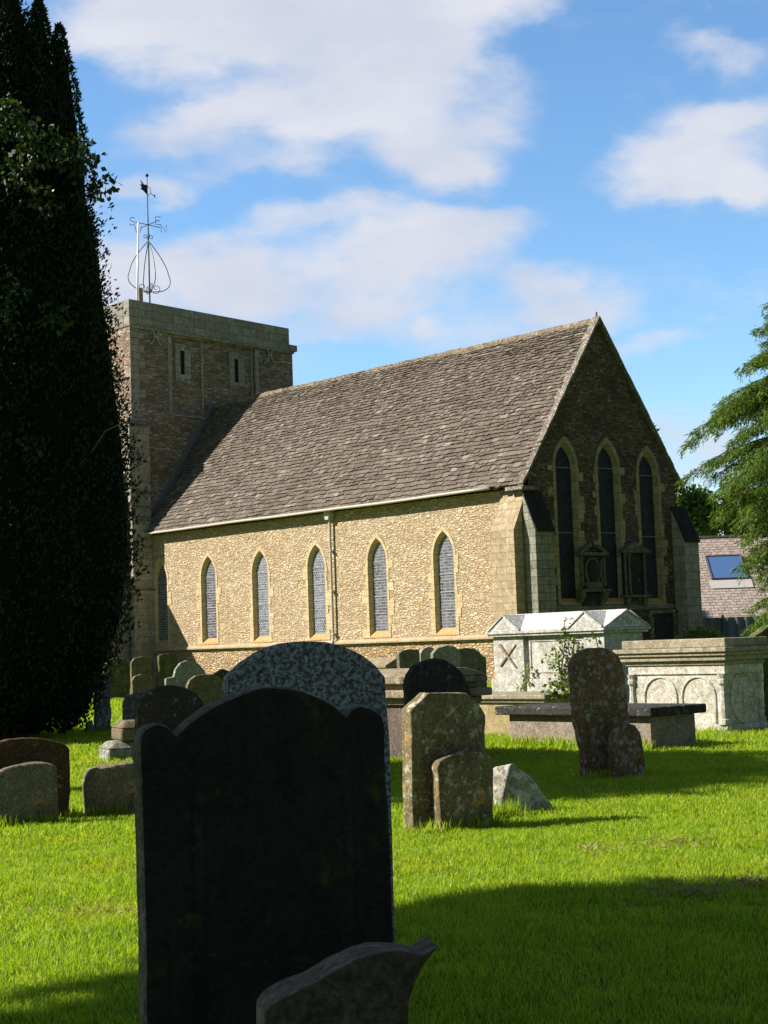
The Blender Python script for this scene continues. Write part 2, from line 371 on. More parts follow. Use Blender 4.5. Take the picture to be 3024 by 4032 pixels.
# ------------------------------------------------------------------ church
YAW = 0.8217466; GY = 0.1002168; TY = -0.1073109
O_ = Vector((5.40195597, 58.70106593, 0)); U_ = Vector((-math.sin(math.pi/2-YAW), math.sin(YAW), 0)); U_ = Vector((-math.cos(YAW), math.sin(YAW), 0))
V_ = Vector((math.sin(YAW+GY), math.cos(YAW+GY), 0)); Z_ = Vector((0, 0, 1))
CL = 24.7386
TV_ = Vector((0.75257476, 0.65850682, 0)); TU_ = Vector((-0.65850682, 0.75257476, 0))
TO_ = O_+V_*-0.85+U_*24.75+TV_*0.85
def CX(p): return O_+V_*p[0]+U_*p[1]+Z_*p[2]
def TX(p): return TO_+TV_*p[0]+TU_*p[1]+Z_*(p[2]*(1-0.00228*(p[0]+0.85)))   # the old tower has settled to the north

M = {}
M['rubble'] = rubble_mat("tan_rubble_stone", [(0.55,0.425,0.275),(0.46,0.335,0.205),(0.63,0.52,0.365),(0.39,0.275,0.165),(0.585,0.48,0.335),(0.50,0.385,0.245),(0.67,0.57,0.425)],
                         (0.40,0.30,0.185), 4.4, 13.5, 0.9, (0.40,0.275,0.145), 0.4)
M['plinth'] = rubble_mat("tan_rubble_plinth", [(0.54,0.41,0.24),(0.44,0.30,0.16),(0.62,0.49,0.32),(0.38,0.24,0.12)], (0.29,0.20,0.11), 3.8, 9.5, 1.2, (0.20,0.12,0.06), 0.5)
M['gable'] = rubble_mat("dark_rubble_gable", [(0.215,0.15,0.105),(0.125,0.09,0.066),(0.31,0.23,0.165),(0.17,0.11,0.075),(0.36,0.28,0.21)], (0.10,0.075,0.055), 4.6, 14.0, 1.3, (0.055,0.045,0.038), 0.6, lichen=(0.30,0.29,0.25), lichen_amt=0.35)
M['tower'] = rubble_mat("brown_rubble_tower", [(0.31,0.215,0.165),(0.20,0.13,0.10),(0.42,0.33,0.26),(0.25,0.145,0.105),(0.50,0.42,0.34),(0.34,0.23,0.175)], (0.24,0.195,0.16), 3.0, 8.5, 1.1, (0.13,0.095,0.075), 0.45, lichen=(0.50,0.48,0.43), lichen_amt=0.5)
M['parapet'] = ashlar_mat("grey_parapet_blocks", (0.37,0.335,0.305), (0.25,0.225,0.20), (0.12,0.105,0.095), 0.85, 0.42, stain=(0.13,0.12,0.105), stain_amt=0.6, lich=(0.56,0.53,0.47), lich_amt=0.4)
M['quoin'] = ashlar_mat("grey_quoin_blocks", (0.40,0.36,0.325), (0.30,0.265,0.24), (0.18,0.15,0.125), 0.7, 0.34, stain=(0.14,0.115,0.095), stain_amt=0.5)
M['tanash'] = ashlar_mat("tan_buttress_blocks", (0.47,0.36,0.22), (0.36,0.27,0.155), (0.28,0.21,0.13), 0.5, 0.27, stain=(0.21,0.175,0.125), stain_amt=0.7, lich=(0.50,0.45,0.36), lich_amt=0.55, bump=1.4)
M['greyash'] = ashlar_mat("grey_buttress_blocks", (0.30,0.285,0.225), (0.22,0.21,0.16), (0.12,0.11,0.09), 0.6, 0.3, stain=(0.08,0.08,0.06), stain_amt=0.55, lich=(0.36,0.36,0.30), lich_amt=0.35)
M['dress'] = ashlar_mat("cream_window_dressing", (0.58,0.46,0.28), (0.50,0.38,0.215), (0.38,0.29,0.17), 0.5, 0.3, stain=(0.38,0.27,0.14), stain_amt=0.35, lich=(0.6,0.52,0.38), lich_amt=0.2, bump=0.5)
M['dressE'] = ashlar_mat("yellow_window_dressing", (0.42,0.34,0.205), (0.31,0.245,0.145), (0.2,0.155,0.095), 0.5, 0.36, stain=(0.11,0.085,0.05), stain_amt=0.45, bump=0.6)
M['sill'] = stone_mat("ochre_sill", (0.52,0.33,0.15), (0.42,0.25,0.10), (0.5,0.42,0.3), 0.3, 0.0)
M['weather'] = stone_mat("dark_weathering_slab", (0.036,0.033,0.03), (0.02,0.019,0.018), (0.2,0.19,0.17), 0.1, 0.2)
M['string'] = stone_mat("string_course_stone", (0.46,0.36,0.23), (0.34,0.26,0.15), (0.5,0.46,0.38), 0.5, 0.3)
M['bar'] = plain_mat("grey_saddle_bar", (0.30,0.30,0.31), 0.6)
M['lead'] = plain_mat("lead_flashing", (0.13,0.135,0.145), 0.6, 0.0, 0.3)
M['pipe'] = plain_mat("grey_painted_pipe", (0.44,0.40,0.34), 0.55, 0.0, 0.3, 0.15)
M['iron'] = plain_mat("black_iron", (0.025,0.026,0.03), 0.5, 0.6, 0.4)
M['gold'] = plain_mat("worn_iron_letters", (0.10,0.085,0.075), 0.5, 0.3, 0.4)
M['tie'] = plain_mat("grey_iron_tie", (0.36,0.37,0.40), 0.6, 0.0, 0.3)
M['white'] = plain_mat("white_pole_paint", (0.82,0.82,0.82), 0.4, 0.0, 0.5, 0.03)
M['slitshade'] = plain_mat("slit_shade", (0.012,0.012,0.012), 0.9)

def tile_mat():
    m, nt, out = new_mat("stone_roof_tiles")
    geo = nt.node('ShaderNodeNewGeometry'); co = nt.node('ShaderNodeTexCoord').outputs['Object']
    c = nt.ramp(geo.outputs['Random Per Island'], [(0.0,(0.088,0.074,0.062)),(0.25,(0.14,0.118,0.098)),(0.5,(0.175,0.147,0.122)),(0.72,(0.118,0.096,0.077)),(0.88,(0.205,0.178,0.15)),(0.93,(0.10,0.078,0.06)),(0.97,(0.22,0.195,0.165)),(1.0,(0.26,0.235,0.205))])
    big = nt.noise(co, 0.35, 5, 0.6); c = nt.mix(nt.step(big, 0.35, 0.7), c, nt.mix(0.6, c, (0.72,0.68,0.64), 'MULTIPLY'))
    ln = nt.noise(co, 12.0, 5, 0.75)
    c = nt.mix(nt.math('MULTIPLY', nt.step(ln, 0.60, 0.645), 0.75), c, (0.50,0.47,0.41))
    yn = nt.noise(nt.vmath('ADD', co, (4, 9, 2)), 4.2, 8, 0.75); c = nt.mix(nt.math('MULTIPLY', nt.step(yn, 0.63, 0.70), 0.55), c, (0.33,0.235,0.09))
    fine = nt.noise(co, 30, 4, 0.65); c = nt.mix(nt.math('MULTIPLY', nt.step(fine, 0.45, 0.7), 0.4), c, (0.06,0.047,0.037))
    principled(nt, out, c, 0.95, nt.bump(fine, 0.8, 0.02), 0.1); return m
M['tile'] = tile_mat()
M['ridge'] = stone_mat("lichened_ridge_stone", (0.21,0.165,0.115), (0.12,0.09,0.066), (0.46,0.41,0.29), 0.5, 0.3, orange=0.35)
M['verge'] = stone_mat("lichened_verge_stone", (0.21,0.18,0.145), (0.12,0.10,0.082), (0.52,0.50,0.45), 0.5, 0.4, orange=0.2)

def glass_mat(name, base, lead, bw, bh, rough=0.22, ms=0.02, spec=0.5):
    m, nt, out = new_mat(name)
    uv = nt.node('ShaderNodeUVMap').outputs[0]
    wb = nt.vmath('SCALE', nt.vmath('SUBTRACT', nt.noise(uv, 5.0, 3, 0.6, out=1), (0.5, 0.5, 0.5)), (0, 0, 0)); wb.node.inputs['Scale'].default_value = 0.06
    br = nt.node('ShaderNodeTexBrick'); nt.put(br.inputs['Vector'], nt.vmath('ADD', uv, wb)); br.offset = 0.5
    for k in ('Color1', 'Color2', 'Mortar'): br.inputs[k].default_value = (0, 0, 0, 1)
    br.inputs['Scale'].default_value = 1.0; br.inputs['Mortar Size'].default_value = ms; br.inputs['Mortar Smooth'].default_value = 0.6
    br.inputs['Brick Width'].default_value = bw; br.inputs['Row Height'].default_value = bh
    n = nt.noise(nt.vmath('MULTIPLY', uv, (1.0, 0.7, 1.0)), 2.6, 6, 0.7); cell = nt.voro(uv, 7.0)
    b = nt.mix(nt.step(n, 0.40, 0.60), tuple(x*1.15 for x in base), tuple(x*0.30 for x in base))
    b = nt.mix(0.45, b, nt.mix(nt.node('ShaderNodeSeparateColor').outputs[0], (0, 0, 0), base) if False else nt.mix(nt.step(cell.outputs['Distance'], 0.1, 0.7), tuple(x*0.3 for x in base), tuple(x*1.5 for x in base)))
    c = nt.mix(nt.math('MULTIPLY', br.outputs['Fac'], nt.math('ADD', 0.3, nt.math('MULTIPLY', nt.step(nt.noise(uv, 4.5, 4, 0.6), 0.35, 0.65), 0.55))), b, lead)
    principled(nt, out, c, nt.math('ADD', rough, nt.math('MULTIPLY', br.outputs['Fac'], 0.4)), nt.bump(nt.noise(uv, 6, 3), 0.3, 0.02), spec); return m
M['glass'] = glass_mat("leaded_glass", (0.115,0.115,0.135), (0.30,0.30,0.31), 0.5, 0.12)
M['glassD'] = glass_mat("leaded_glass_diamond", (0.12,0.125,0.155), (0.36,0.37,0.40), 0.12, 0.11)
M['glassE'] = glass_mat("wire_screened_glass", (0.016,0.018,0.028), (0.035,0.038,0.05), 0.2, 0.22, 0.55, 0.012, 0.2)

church = thing("church", "old stone church with steep stone tiled roof and squat tower", "church", tuple(O_))

def arch(hw, zb, zs, n=9):
    """pointed lancet outline from bottom-left up over the point to bottom-right (equilateral arch)"""
    pts = [(-hw, zb)]
    for i in range(n+1):
        a = math.pi-(math.pi/3)*i/n; pts.append((hw+2*hw*math.cos(a), zs+2*hw*math.sin(a)))
    for i in range(1, n+1):
        a = (math.pi/3)*(1-i/n); pts.append((-hw+2*hw*math.cos(a), zs+2*hw*math.sin(a)))
    pts.append((hw, zb)); return pts

def wall_with_lancets(mb, P, s0, s1, z0, top, wins):
    """P(s,z)->local point; top(s)->z; extra top vertices inside `tops`"""
    def poly(pts): mb.add([P(*p) for p in pts], [tuple(range(len(pts)))])
    cur = s0
    for c, hw, zb, zs in wins:
        poly([(cur, z0), (c-hw, z0)]+top(c-hw, cur))
        ap = arch(hw, zb, zs)
        poly([(c-hw, z0), (c+hw, z0), (c+hw, zb), (c-hw, zb)])
        k = len(ap)//2
        # left and right halves above the opening
        L = [(c+a, b) for a, b in ap[1:k+1]]; Rr = [(c+a, b) for a, b in ap[k:-1]]
        tl = top(c, c-hw); tr = top(c+hw, c)
        poly(L+tl); poly(Rr+tr)
        cur = c+hw
    poly([(cur, z0), (s1, z0)]+top(s1, cur))

def lancet(P, Q, c, hwo, hwi, zb, zs, depth, zbi, zsi, ring, mdress, mglass, msill, xf, nb, seed):
    """P(s,z,d): d = depth into the wall (negative stands proud)"""
    rnd = random.Random(seed); mb = MB()
    ao = arch(hwo, zb, zs); ai = arch(hwi, zbi, zsi)
    def strip(A, da, B, db):
        n = len(A); mb.add([P(c+p[0], p[1], da) for p in A]+[P(c+p[0], p[1], db) for p in B], [(i, i+1, i+1+n, i+n) for i in range(n-1)])
    strip(ao, -0.018, ai, depth)
    ar = arch(hwo+ring, zb, zs)
    a_in = ao[1:-1]; a_out = ar[1:-1]
    strip(a_in, -0.018, a_out, -0.018); strip(a_out, -0.018, a_out, 0.0)
    # jamb blocks of unequal length
    for sg in (-1, 1):
        z = zb-0.06
        hts = []
        while z < zs-0.12:
            h = rnd.uniform(0.24, 0.42); h = min(h, zs-z); 
            if zs-(z+h) < 0.15: h = zs-z
            e = ring+(rnd.uniform(0.1, 0.3) if rnd.random() < 0.45 else rnd.uniform(0.0, 0.05))
            x0, x1 = sorted((c+sg*hwo, c+sg*(hwo+e)))
            d = -0.018-rnd.uniform(0, 0.006)
            vs = [P(x0,z+.004,d),P(x1,z+.004,d),P(x1,z+h-.004,d),P(x0,z+h-.004,d),P(x0,z+.004,.02),P(x1,z+.004,.02),P(x1,z+h-.004,.02),P(x0,z+h-.004,.02)]
            mb.add(vs, [(0,1,2,3),(0,4,5,1),(1,5,6,2),(2,6,7,3),(3,7,4,0)]); z += h
    win = mb.build("window", mdress, church, xf)
    sl = MB(); sl.add([P(c-hwo,zb,-.018),P(c+hwo,zb,-.018),P(c+hwi,zbi,depth),P(c-hwi,zbi,depth),P(c-hwo,zb-.07,-.02),P(c+hwo,zb-.07,-.02)], [(0,1,2,3),(4,5,1,0)])
    sl.build("sill", msill, win, xf)
    gl = MB(); g = arch(hwi+0.02, zbi-0.02, zsi); gl.add([P(c+p[0], p[1], depth-0.01) for p in g], [tuple(range(len(g)))])
    gl.build("glass", mglass, win, xf)
    if nb:
        for i in range(1, nb+1):
            z = zbi+(zsi-zbi)*i/nb; bars = MB()
            bars.tube([P(c-hwi, z, depth-0.03), P(c+hwi, z, depth-0.03)], 0.014, 5); bars.build("saddle_bar", M['bar'], win, xf)
    return win

# ---- chancel side wall
WINS = [4.59+3.866*i for i in range(6)]
ZT = 7.28
mb = MB()
wall_with_lancets(mb, lambda s, z: (0, s, z), 0.0, 26.2, 1.66, lambda a, b: [(a, ZT), (b, ZT)], [(c, 0.565, 1.95, 5.0) for c in WINS])
wall = mb.build("side_wall", M['rubble'], church, CX, fix=False)
mb = MB(); mb.box(-0.012, 0.4, 0.0, 26.2, -0.2, 1.655); mb.build("plinth", M['plinth'], church, CX)
mb = MB()
for i in range(16):
    y0 = 1.2+i*1.45; mb.prism([(0.0, 1.66), (-0.17, 1.68), (-0.175, 1.735), (-0.12, 1.77), (0.0, 1.85)], 'y', y0+.006, y0+1.444)
mb.build("string_course", M['string'], church, CX)
Ps = lambda s, z, d: (d, s, z)
for i, c in enumerate(WINS):
    lancet(Ps, None, c, 0.565, 0.50, 1.95, 5.0, 0.19, 2.17, 4.98, 0.115, M['dress'], M['glassD'] if i in (2, 3) else M['glass'], M['sill'], CX, 4, 20+i)

# ---- gable wall
EAVE = (-0.35, 7.41); RIDGE = 14.02; SLOPE = (RIDGE-7.41)/4.35
def ztop(x): return RIDGE-0.10-SLOPE*abs(x-4.0)
def gtop(a, b):
    if min(a, b) < 4.0 < max(a, b): return [(a, ztop(a)), (4.0, ztop(4.0)), (b, ztop(b))]
    return [(a, ztop(a)), (b, ztop(b))]
GW = [(1.94, 0.52, 2.93, 8.15), (4.2, 0.54, 2.93, 8.2), (6.44, 0.52, 2.9, 8.0)]
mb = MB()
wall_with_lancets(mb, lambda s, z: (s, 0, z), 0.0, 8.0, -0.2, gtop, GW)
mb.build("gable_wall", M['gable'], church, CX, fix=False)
Pg = lambda s, z, d: (s, d, z)
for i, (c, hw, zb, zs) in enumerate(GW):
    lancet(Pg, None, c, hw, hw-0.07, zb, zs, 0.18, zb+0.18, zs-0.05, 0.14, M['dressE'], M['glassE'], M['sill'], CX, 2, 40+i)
mb = MB(); mb.prism([(-0.0, 2.60), (-0.10, 2.66), (-0.10, 2.74), (0.0, 2.84)], 'x', 1.1, 7.5); mb.build("string_course", M['greyash'], church, CX)
# remaining walls
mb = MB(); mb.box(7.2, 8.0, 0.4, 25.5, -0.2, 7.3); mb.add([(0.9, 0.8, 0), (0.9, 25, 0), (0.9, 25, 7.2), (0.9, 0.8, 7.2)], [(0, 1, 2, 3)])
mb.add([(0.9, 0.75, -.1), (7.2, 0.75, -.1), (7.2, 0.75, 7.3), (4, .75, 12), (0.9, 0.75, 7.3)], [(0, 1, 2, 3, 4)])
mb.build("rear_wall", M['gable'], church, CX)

# ---- buttresses
def buttress(name, polys, mat, top=None):
    mb = MB()
    for poly, ax, a0, a1 in polys: mb.prism(poly, ax, a0, a1)
    b = mb.build(name, mat, church, CX, bevel=0.02)
    if top:
        mb = MB()
        for vs, f in top: mb.add(vs, f)
        mb.build("weathering", M['weather'], b, CX)
    return b
buttress("buttress", [([(0.0, -0.2), (-0.78, -0.2), (-0.78, 1.62), (-0.74, 1.72), (-0.74, 5.67), (-0.02, 7.2), (0.0, 7.2)], 'y', 0.07, 1.28)], M['tanash'])
bb = MB()
for z in (1.6, 3.4, 4.9): pass
def ebutt(x0, x1, zlo, zhi, p, mat, top=True):
    b = buttress("buttress", [([(-0.002, -0.2), (-p-0.05, -0.2), (-p-0.05, 1.6), (-p, 1.7), (-p, zlo), (-0.002, zhi)], 'x', x0, x1)], mat)
    t = MB(); d = 0.05
    t.prism([(-p-0.07, zlo-0.06), (-p-0.07, zlo+0.02), (-0.003, zhi+0.09), (-0.003, zhi+0.01)], 'x', x0-0.012, x1+0.015)
    t.build("weathering", M['weather'], b, CX)
    return b
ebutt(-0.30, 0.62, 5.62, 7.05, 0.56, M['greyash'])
ebutt(7.66, 8.5, 5.30, 6.65, 0.60, M['quoin'])
# quoin column at the corner
mb = MB(); rr = random.Random(5); z = 1.84; k = 0
while z < 7.0:
    h = rr.uniform(0.26, 0.36); wdt = 1.55 if k % 2 else 1.85
    mb.box(-0.022-rr.uniform(0, .008), 0.0, 1.285, wdt+rr.uniform(-.12, .12), z+.004, z+h-.004); z += h; k += 1
mb.build("quoins", M['tanash'], church, CX)
# kneeler
mb = MB(); mb.box(-0.42, 0.5, -0.12, 0.75, 7.17, 7.32); mb.build("kneeler", M['verge'], church, CX, bevel=0.02)

# ---- roof of stone tiles
def roof_point(q, y, h):
    """q: distance up the slope from the eave, h: height off the slope"""
    a = math.atan(SLOPE); x = -0.40+q*math.cos(a); z = 7.33+q*math.sin(a)
    wv = 0.075*mnoise.noise(Vector((q*0.35, y*0.22, 3.0)))+0.02*mnoise.noise(Vector((q*1.1, y*0.8, 8.0)))
    return Vector((x-math.sin(a)*(h+wv), y, z+math.cos(a)*(h+wv)))
SL = 4.40/math.cos(math.atan(SLOPE)); Y0, Y1 = -0.14, 25.9
mb = MB(); rr = random.Random(3); q = 0.0; NC = 46
steps = np.linspace(1.35, 0.68, NC)*np.array([rr.uniform(0.86, 1.14) for _ in range(NC)]); steps = steps/steps.sum()*SL
for ci in range(NC):
    hq = steps[ci]; y = Y0-rr.uniform(0, 0.25); wm = 0.17+0.15*(1-ci/NC)
    while y < Y1:
        wd = rr.uniform(0.7, 1.45)*wm
        a0 = max(y, Y0+rr.uniform(-.03, .03)); a1 = min(y+wd, Y1)
        if a1-a0 > 0.05:
            th = 0.036+rr.uniform(0, 0.028); dq = rr.uniform(-0.045, 0.04); tl = rr.uniform(-0.014, 0.014)
            g0 = 0.006
            lo = q+dq; hi = min(q+hq*1.25, SL+0.02)
            sk = rr.uniform(-.012, .012)
            vs = [roof_point(lo-sk, a0+g0, 0.012), roof_point(lo+sk, a1-g0, 0.012), roof_point(hi, a1-g0, -0.02), roof_point(hi, a0+g0, -0.02),
                  roof_point(lo-sk, a0+g0, 0.012+th+tl), roof_point(lo+sk, a1-g0, 0.012+th-tl), roof_point(hi, a1-g0, 0.004), roof_point(hi, a0+g0, 0.004)]
            mb.add(vs, [(0,3,2,1),(4,5,6,7),(0,1,5,4),(1,2,6,5),(2,3,7,6),(3,0,4,7)])
        y += wd
    q += hq
roof = mb.build("roof", M['tile'], church, CX, fix=False)
# far slope, underside and verge
mb = MB(); a_e = 0.05
mb.add([(-0.36, Y0+0.02, 7.30), (-0.36, Y1, 7.30), (4.0, Y1, 13.93), (4.0, Y0+0.02, 13.93)], [(0, 1, 2, 3)])
mb.add([(8.4, Y0, 7.33), (8.4, Y1, 7.33), (4.0, Y1, 14.02), (4.0, Y0, 14.02)], [(0, 1, 2, 3)])
mb.build("roof_slab", M['tile'], church, CX, fix=False)
mb = MB(); rr = random.Random(8)
for sgn in (-1, 1):
    q = 0.0
    while q < SL:
        h = rr.uniform(0.3, 0.55); q1 = min(q+h, SL)
        x0 = -0.42+q*math.cos(math.atan(SLOPE)); x1 = -0.42+q1*math.cos(math.atan(SLOPE)); z0 = 7.36+q*math.sin(math.atan(SLOPE)); z1 = 7.36+q1*math.sin(math.atan(SLOPE))
        if sgn > 0: x0, x1 = 8-x0, 8-x1
        t = 0.055+rr.uniform(0, .025); w1 = 0.14+rr.uniform(-.07, .10); yo = -0.17+rr.uniform(-.015, .015)
        lift = 0.0
        mb.add([(x0, yo, z0-.09), (x0, w1, z0-.09), (x0, w1, z0+t), (x0, yo, z0+t), (x1, yo, z1-.09), (x1, w1, z1-.09), (x1, w1, z1+t), (x1, yo, z1+t)],
               [(0,1,2,3),(7,6,5,4),(0,3,7,4),(3,2,6,7),(1,5,6,2),(0,4,5,1)])
        q = q1+0.004
mb.build("verge", M['verge'], church, CX)
mb = MB(); y = Y0; rr = random.Random(9)
while y < 25.6:
    l = rr.uniform(0.38, 0.6); hz = rr.uniform(-.015, .015)+0.05*mnoise.noise(Vector((0.3, y*0.22, 3.0)))
    mb.prism([(3.82, 13.80+hz), (3.85, 13.90+hz), (3.95, 14.05+hz), (4.05, 14.05+hz), (4.15, 13.90+hz), (4.18, 13.80+hz)], 'y', y+.008, y+l); y += l
mb.build("ridge", M['ridge'], roof, CX)
mb = MB(); mb.tube([(4.0, 0.0, 14.0), (4.0, 0.0, 14.30)], [0.05, 0.035], 6); mb.build("finial", M['ridge'], roof, CX)
# gutter and downpipe
mb = MB(); pts = [(-0.47, y, 7.34+0.03*mnoise.noise(Vector((y*.2, 0, 0)))-0.0) for y in np.linspace(1.5, 25.0, 20)]; mb.tube(pts, 0.062, 8); mb.build("gutter", M['pipe'], church, CX, smooth=True)
mb = MB(); mb.tube([(-0.14, 11.18, 7.05), (-0.14, 11.18, 1.9), (-0.22, 11.18, 1.7), (-0.22, 11.18, 0.0)], 0.055, 8)
for z in (2.1, 3.9, 5.6): mb.box(-0.21, 0.0, 11.08, 11.28, z, z+0.05)
dp = mb.build("drainpipe", M['pipe'], church, CX, smooth=False)
mb = MB(); mb.prism([(11.0, 7.30), (11.36, 7.30), (11.36, 7.18), (11.27, 6.95), (11.09, 6.95), (11.0, 7.18)], 'x', -0.30, -0.02); mb.build("hopper", M['pipe'], dp, CX)
mb = MB(); mb.tube([(-0.42, 11.18, 7.36), (-0.2, 11.18, 7.2)], 0.05, 6); mb.build("outlet", M['pipe'], dp, CX)

# ---- tower
mb = MB()
mb.box(-0.85, 9.18, 0.16, 11.0, -0.2, 17.58)
mb.box(-0.85, 1.32, 0.0, 0.16, -0.2, 17.58); mb.box(6.90, 9.18, 0.0, 0.16, -0.2, 17.58); mb.box(1.32, 6.90, 0.0, 0.16, -0.2, 13.46)
mb.box(1.32, 6.90, 0.03, 0.16, 17.40, 17.58)
tw = mb.build("tower_wall", M['tower'], church, TX)
mb = MB()
rr = random.Random(4); z = 13.1; k = 0
while z < 17.5:
    h = rr.uniform(0.3, 0.42); mb.box(-0.86, -0.85+(0.75 if k % 2 else 0.45)+rr.uniform(0, .1), -0.02, 0.0, z+.004, min(z+h, 17.57)-.004); z += h; k += 1
mb.build("quoins", M['quoin'], church, TX)
for x0, x1 in ((1.32, 1.49), (1.56, 1.62), (3.38, 3.49), (6.70, 6.90), (6.52, 6.60)):
    mb = MB(); mb.box(x0, x1, -0.05 if x0 in (1.32, 6.70) else 0.06, 0.162, 13.43, 17.42); mb.build("moulding", M['quoin'], church, TX)
mb = MB(); mb.prism([(-0.06, 13.38), (-0.06, 13.45), (0.158, 13.54), (0.158, 13.38)], 'x', 1.32, 6.90); mb.build("panel_sill", M['quoin'], church, TX)
mb = MB()
mb.box(-0.90, 8.97, -0.06, 0.5, 17.58, 18.90); mb.box(-0.90, -0.4, 0.5, 10.9, 17.58, 18.90); mb.box(8.5, 8.97, 0.5, 10.9, 17.58, 18.90); mb.box(-0.90, 8.97, 10.9, 11.3, 17.58, 18.90)
pp = mb.build("parapet", M['parapet'], church, TX, bevel=0.03)
mb = MB(); mb.prism([(-0.06, 17.50), (-0.14, 17.58), (-0.14, 17.64), (-0.06, 17.68)], 'x', -0.92, 9.22); mb.box(8.97, 9.45, -0.1, 0.5, 17.68, 18.0)
mb.build("cornice", M['parapet'], church, TX)
mb = MB(); mb.box(-0.4, 8.5, .5, 10.9, 17.9, 18.0); mb.build("tower_roof", M['lead'], church, TX)
# angle buttress on the tower corner
mb = MB()
mb.prism([(0.0, -0.2), (-0.34, -0.2), (-0.34, 7.9), (-0.25, 8.2), (-0.25, 12.55), (0.0, 13.05)], 'x', -1.15, 0.0)
mb.prism([(-0.84, -0.2), (-1.7, -0.2), (-1.7, 9.0), (-0.84, 11.0)], 'y', 0.3, 1.4)
bt = mb.build("buttress", M['quoin'], church, TX, bevel=0.02)
for z0, z1, p in ((12.72, 12.84, 0.32), (8.0, 8.12, 0.42), (8.6, 8.72, 0.34), (9.3, 9.42, 0.33), (4.6, 4.7, 0.40)):
    mb = MB(); mb.prism([(0.02, z0), (-p, z0), (-p-0.05, (z0+z1)/2), (-p, z1), (0.02, z1)], 'x', -1.2, 0.05); mb.build("string_course", M['verge'], bt, TX)
# slit windows
for sx in (2.28, 5.60):
    mb = MB(); x0, x1 = sx-0.125, sx+0.125
    mb.box(x0-0.32, x0, 0.09, 0.16, 15.2, 17.1); mb.box(x1, x1+0.36, 0.09, 0.16, 15.35, 16.85); mb.box(x0, x1, 0.09, 0.16, 16.78, 17.1); mb.box(x0, x1, 0.09, 0.16, 15.2, 15.55)
    wn_ = mb.build("slit_window", M['quoin'], church, TX, bevel=0.015)
    mb = MB(); mb.box(x0, x1, 0.150, 0.158, 15.55, 16.78); mb.build("opening", M['slitshade'], wn_, TX)  # flat dark plate, painted as the shade inside the slit
# iron wall ties
for sx in (0.61, 7.66):
    mb = MB()
    for sg in (-1, 1):
        pts = []
        for i in range(13):
            t = -1+2*i/12; pts.append((sx+sg*(0.07+0.30*abs(t)**2.2), -0.06, 17.24+0.46*t))
        mb.tube(pts, 0.035, 6)
    mb.box(sx-0.12, sx+0.12, -0.085, -0.035, 17.20, 17.28)
    mb.build("wall_tie", M['tie'], church, TX)
# lead flashing where the chancel roof meets the tower
mb = MB()
A = roof_point(0.1, 23.3, 0.05); B = roof_point(SL, 24.7, 0.05)
n = 16
for i in range(n):
    pass
def tower_hit(q):
    # y at which the roof slope meets the tower's east face
    lo, hi = 20.0, 28.0
    for _ in range(40):
        m = (lo+hi)/2; p = CX(roof_point(q, m, 0.0)); d = (p-TO_).dot(TU_)
        if d < 0.0: lo = m
        else: hi = m
    return lo
for i in range(n):
    q0, q1 = SL*i/n, SL*(i+1)/n; y0, y1 = tower_hit(q0), tower_hit(q1)
    a0, a1 = roof_point(q0, y0-.04, .07), roof_point(q1, y1-.04, .07); b0, b1 = roof_point(q0, y0-.30, .05), roof_point(q1, y1-.30, .05)
    c0, c1 = a0+Vector((0, .03, .26)), a1+Vector((0, .03, .26))
    mb.add([b0, b1, a1, a0, c0, c1], [(0, 1, 2, 3), (3, 2, 5, 4)])
mb.build("flashing", M['lead'], church, CX)
# low transept beyond the tower corner
mb = MB(); mb.box(-7.5, -1.8, 25.0, 31.5, -0.2, 5.55); mb.prism([(25.0, 5.5), (31.5, 5.5), (28.2, 8.0)], 'x', -7.45, -1.85); mb.build("transept_wall", M['tower'], church, CX)
mb = MB(); mb.prism([(24.6, 5.48), (28.2, 8.18), (28.2, 8.04), (24.65, 5.38)], 'x', -7.8, -1.8); mb.prism([(31.85, 5.48), (28.2, 8.18), (28.2, 8.04), (31.8, 5.38)], 'x', -7.8, -1.8); mb.build("transept_roof", M['tile'], church, CX)

# ------------------------------------------------------------------ weather vane, flagpole, post on the tower
vane = thing("weather_vane", "wrought iron weather vane with open cage and banner above tower", "weather vane", tuple(TX((1.13, 1.2, 18.0))))
def VX(p): return TX((1.13+p[0], 1.2+p[1], p[2]*1.0+0.30))
mb = MB(); mb.tube([(0, 0, 18.0), (0, 0, 22.2), (0, 0, 25.5)], [0.045, 0.035, 0.018], 6); mb.build("pole", M['iron'], vane, VX)
mb = MB(); mb.ball((0, 0, 25.55), 0.085, 8, 6); mb.build("ball", M['iron'], vane, VX, smooth=True)
mb = MB()
for k in range(4):
    a = R(-16.6)+k*math.pi/2; pts = []
    for i in range(25):
        t = i/24; z = 22.15-2.62*math.sin(t*math.pi/2)**1.0 if False else 22.15-2.65*t
        rr_ = 1.47*(t**0.80)*math.sqrt(max(0.0, 1-((t-0.62)/0.38)**2)) if t > 0.62 else 1.47*(0.62**0.80)*(1-(1-t/0.62)**1.45)
        pts.append((rr_*math.cos(a), rr_*math.sin(a), z))
    mb.tube(pts, 0.022, 5)
    # scrolls inside the foot of the cage
    sp = []
    for i in range(22):
        u_ = i/21*2.2*math.pi*1.15; rad = 0.30*(1-i/24); sp.append((0.34+rad*math.cos(u_+math.pi), 0, 19.72+rad*math.sin(u_+math.pi)))
    mb.tube([(p[0]*math.cos(a), p[0]*math.sin(a), p[2]) for p in sp], 0.017, 5)
    sp = []
    for i in range(16):
        u_ = i/15*2*math.pi; sp.append((0.15+0.085*math.cos(u_), 0, 22.36+0.085*math.sin(u_)))
    mb.tube([(p[0]*math.cos(a), p[0]*math.sin(a), p[2]) for p in sp], 0.016, 5)
mb.build("cage", M['iron'], vane, VX)
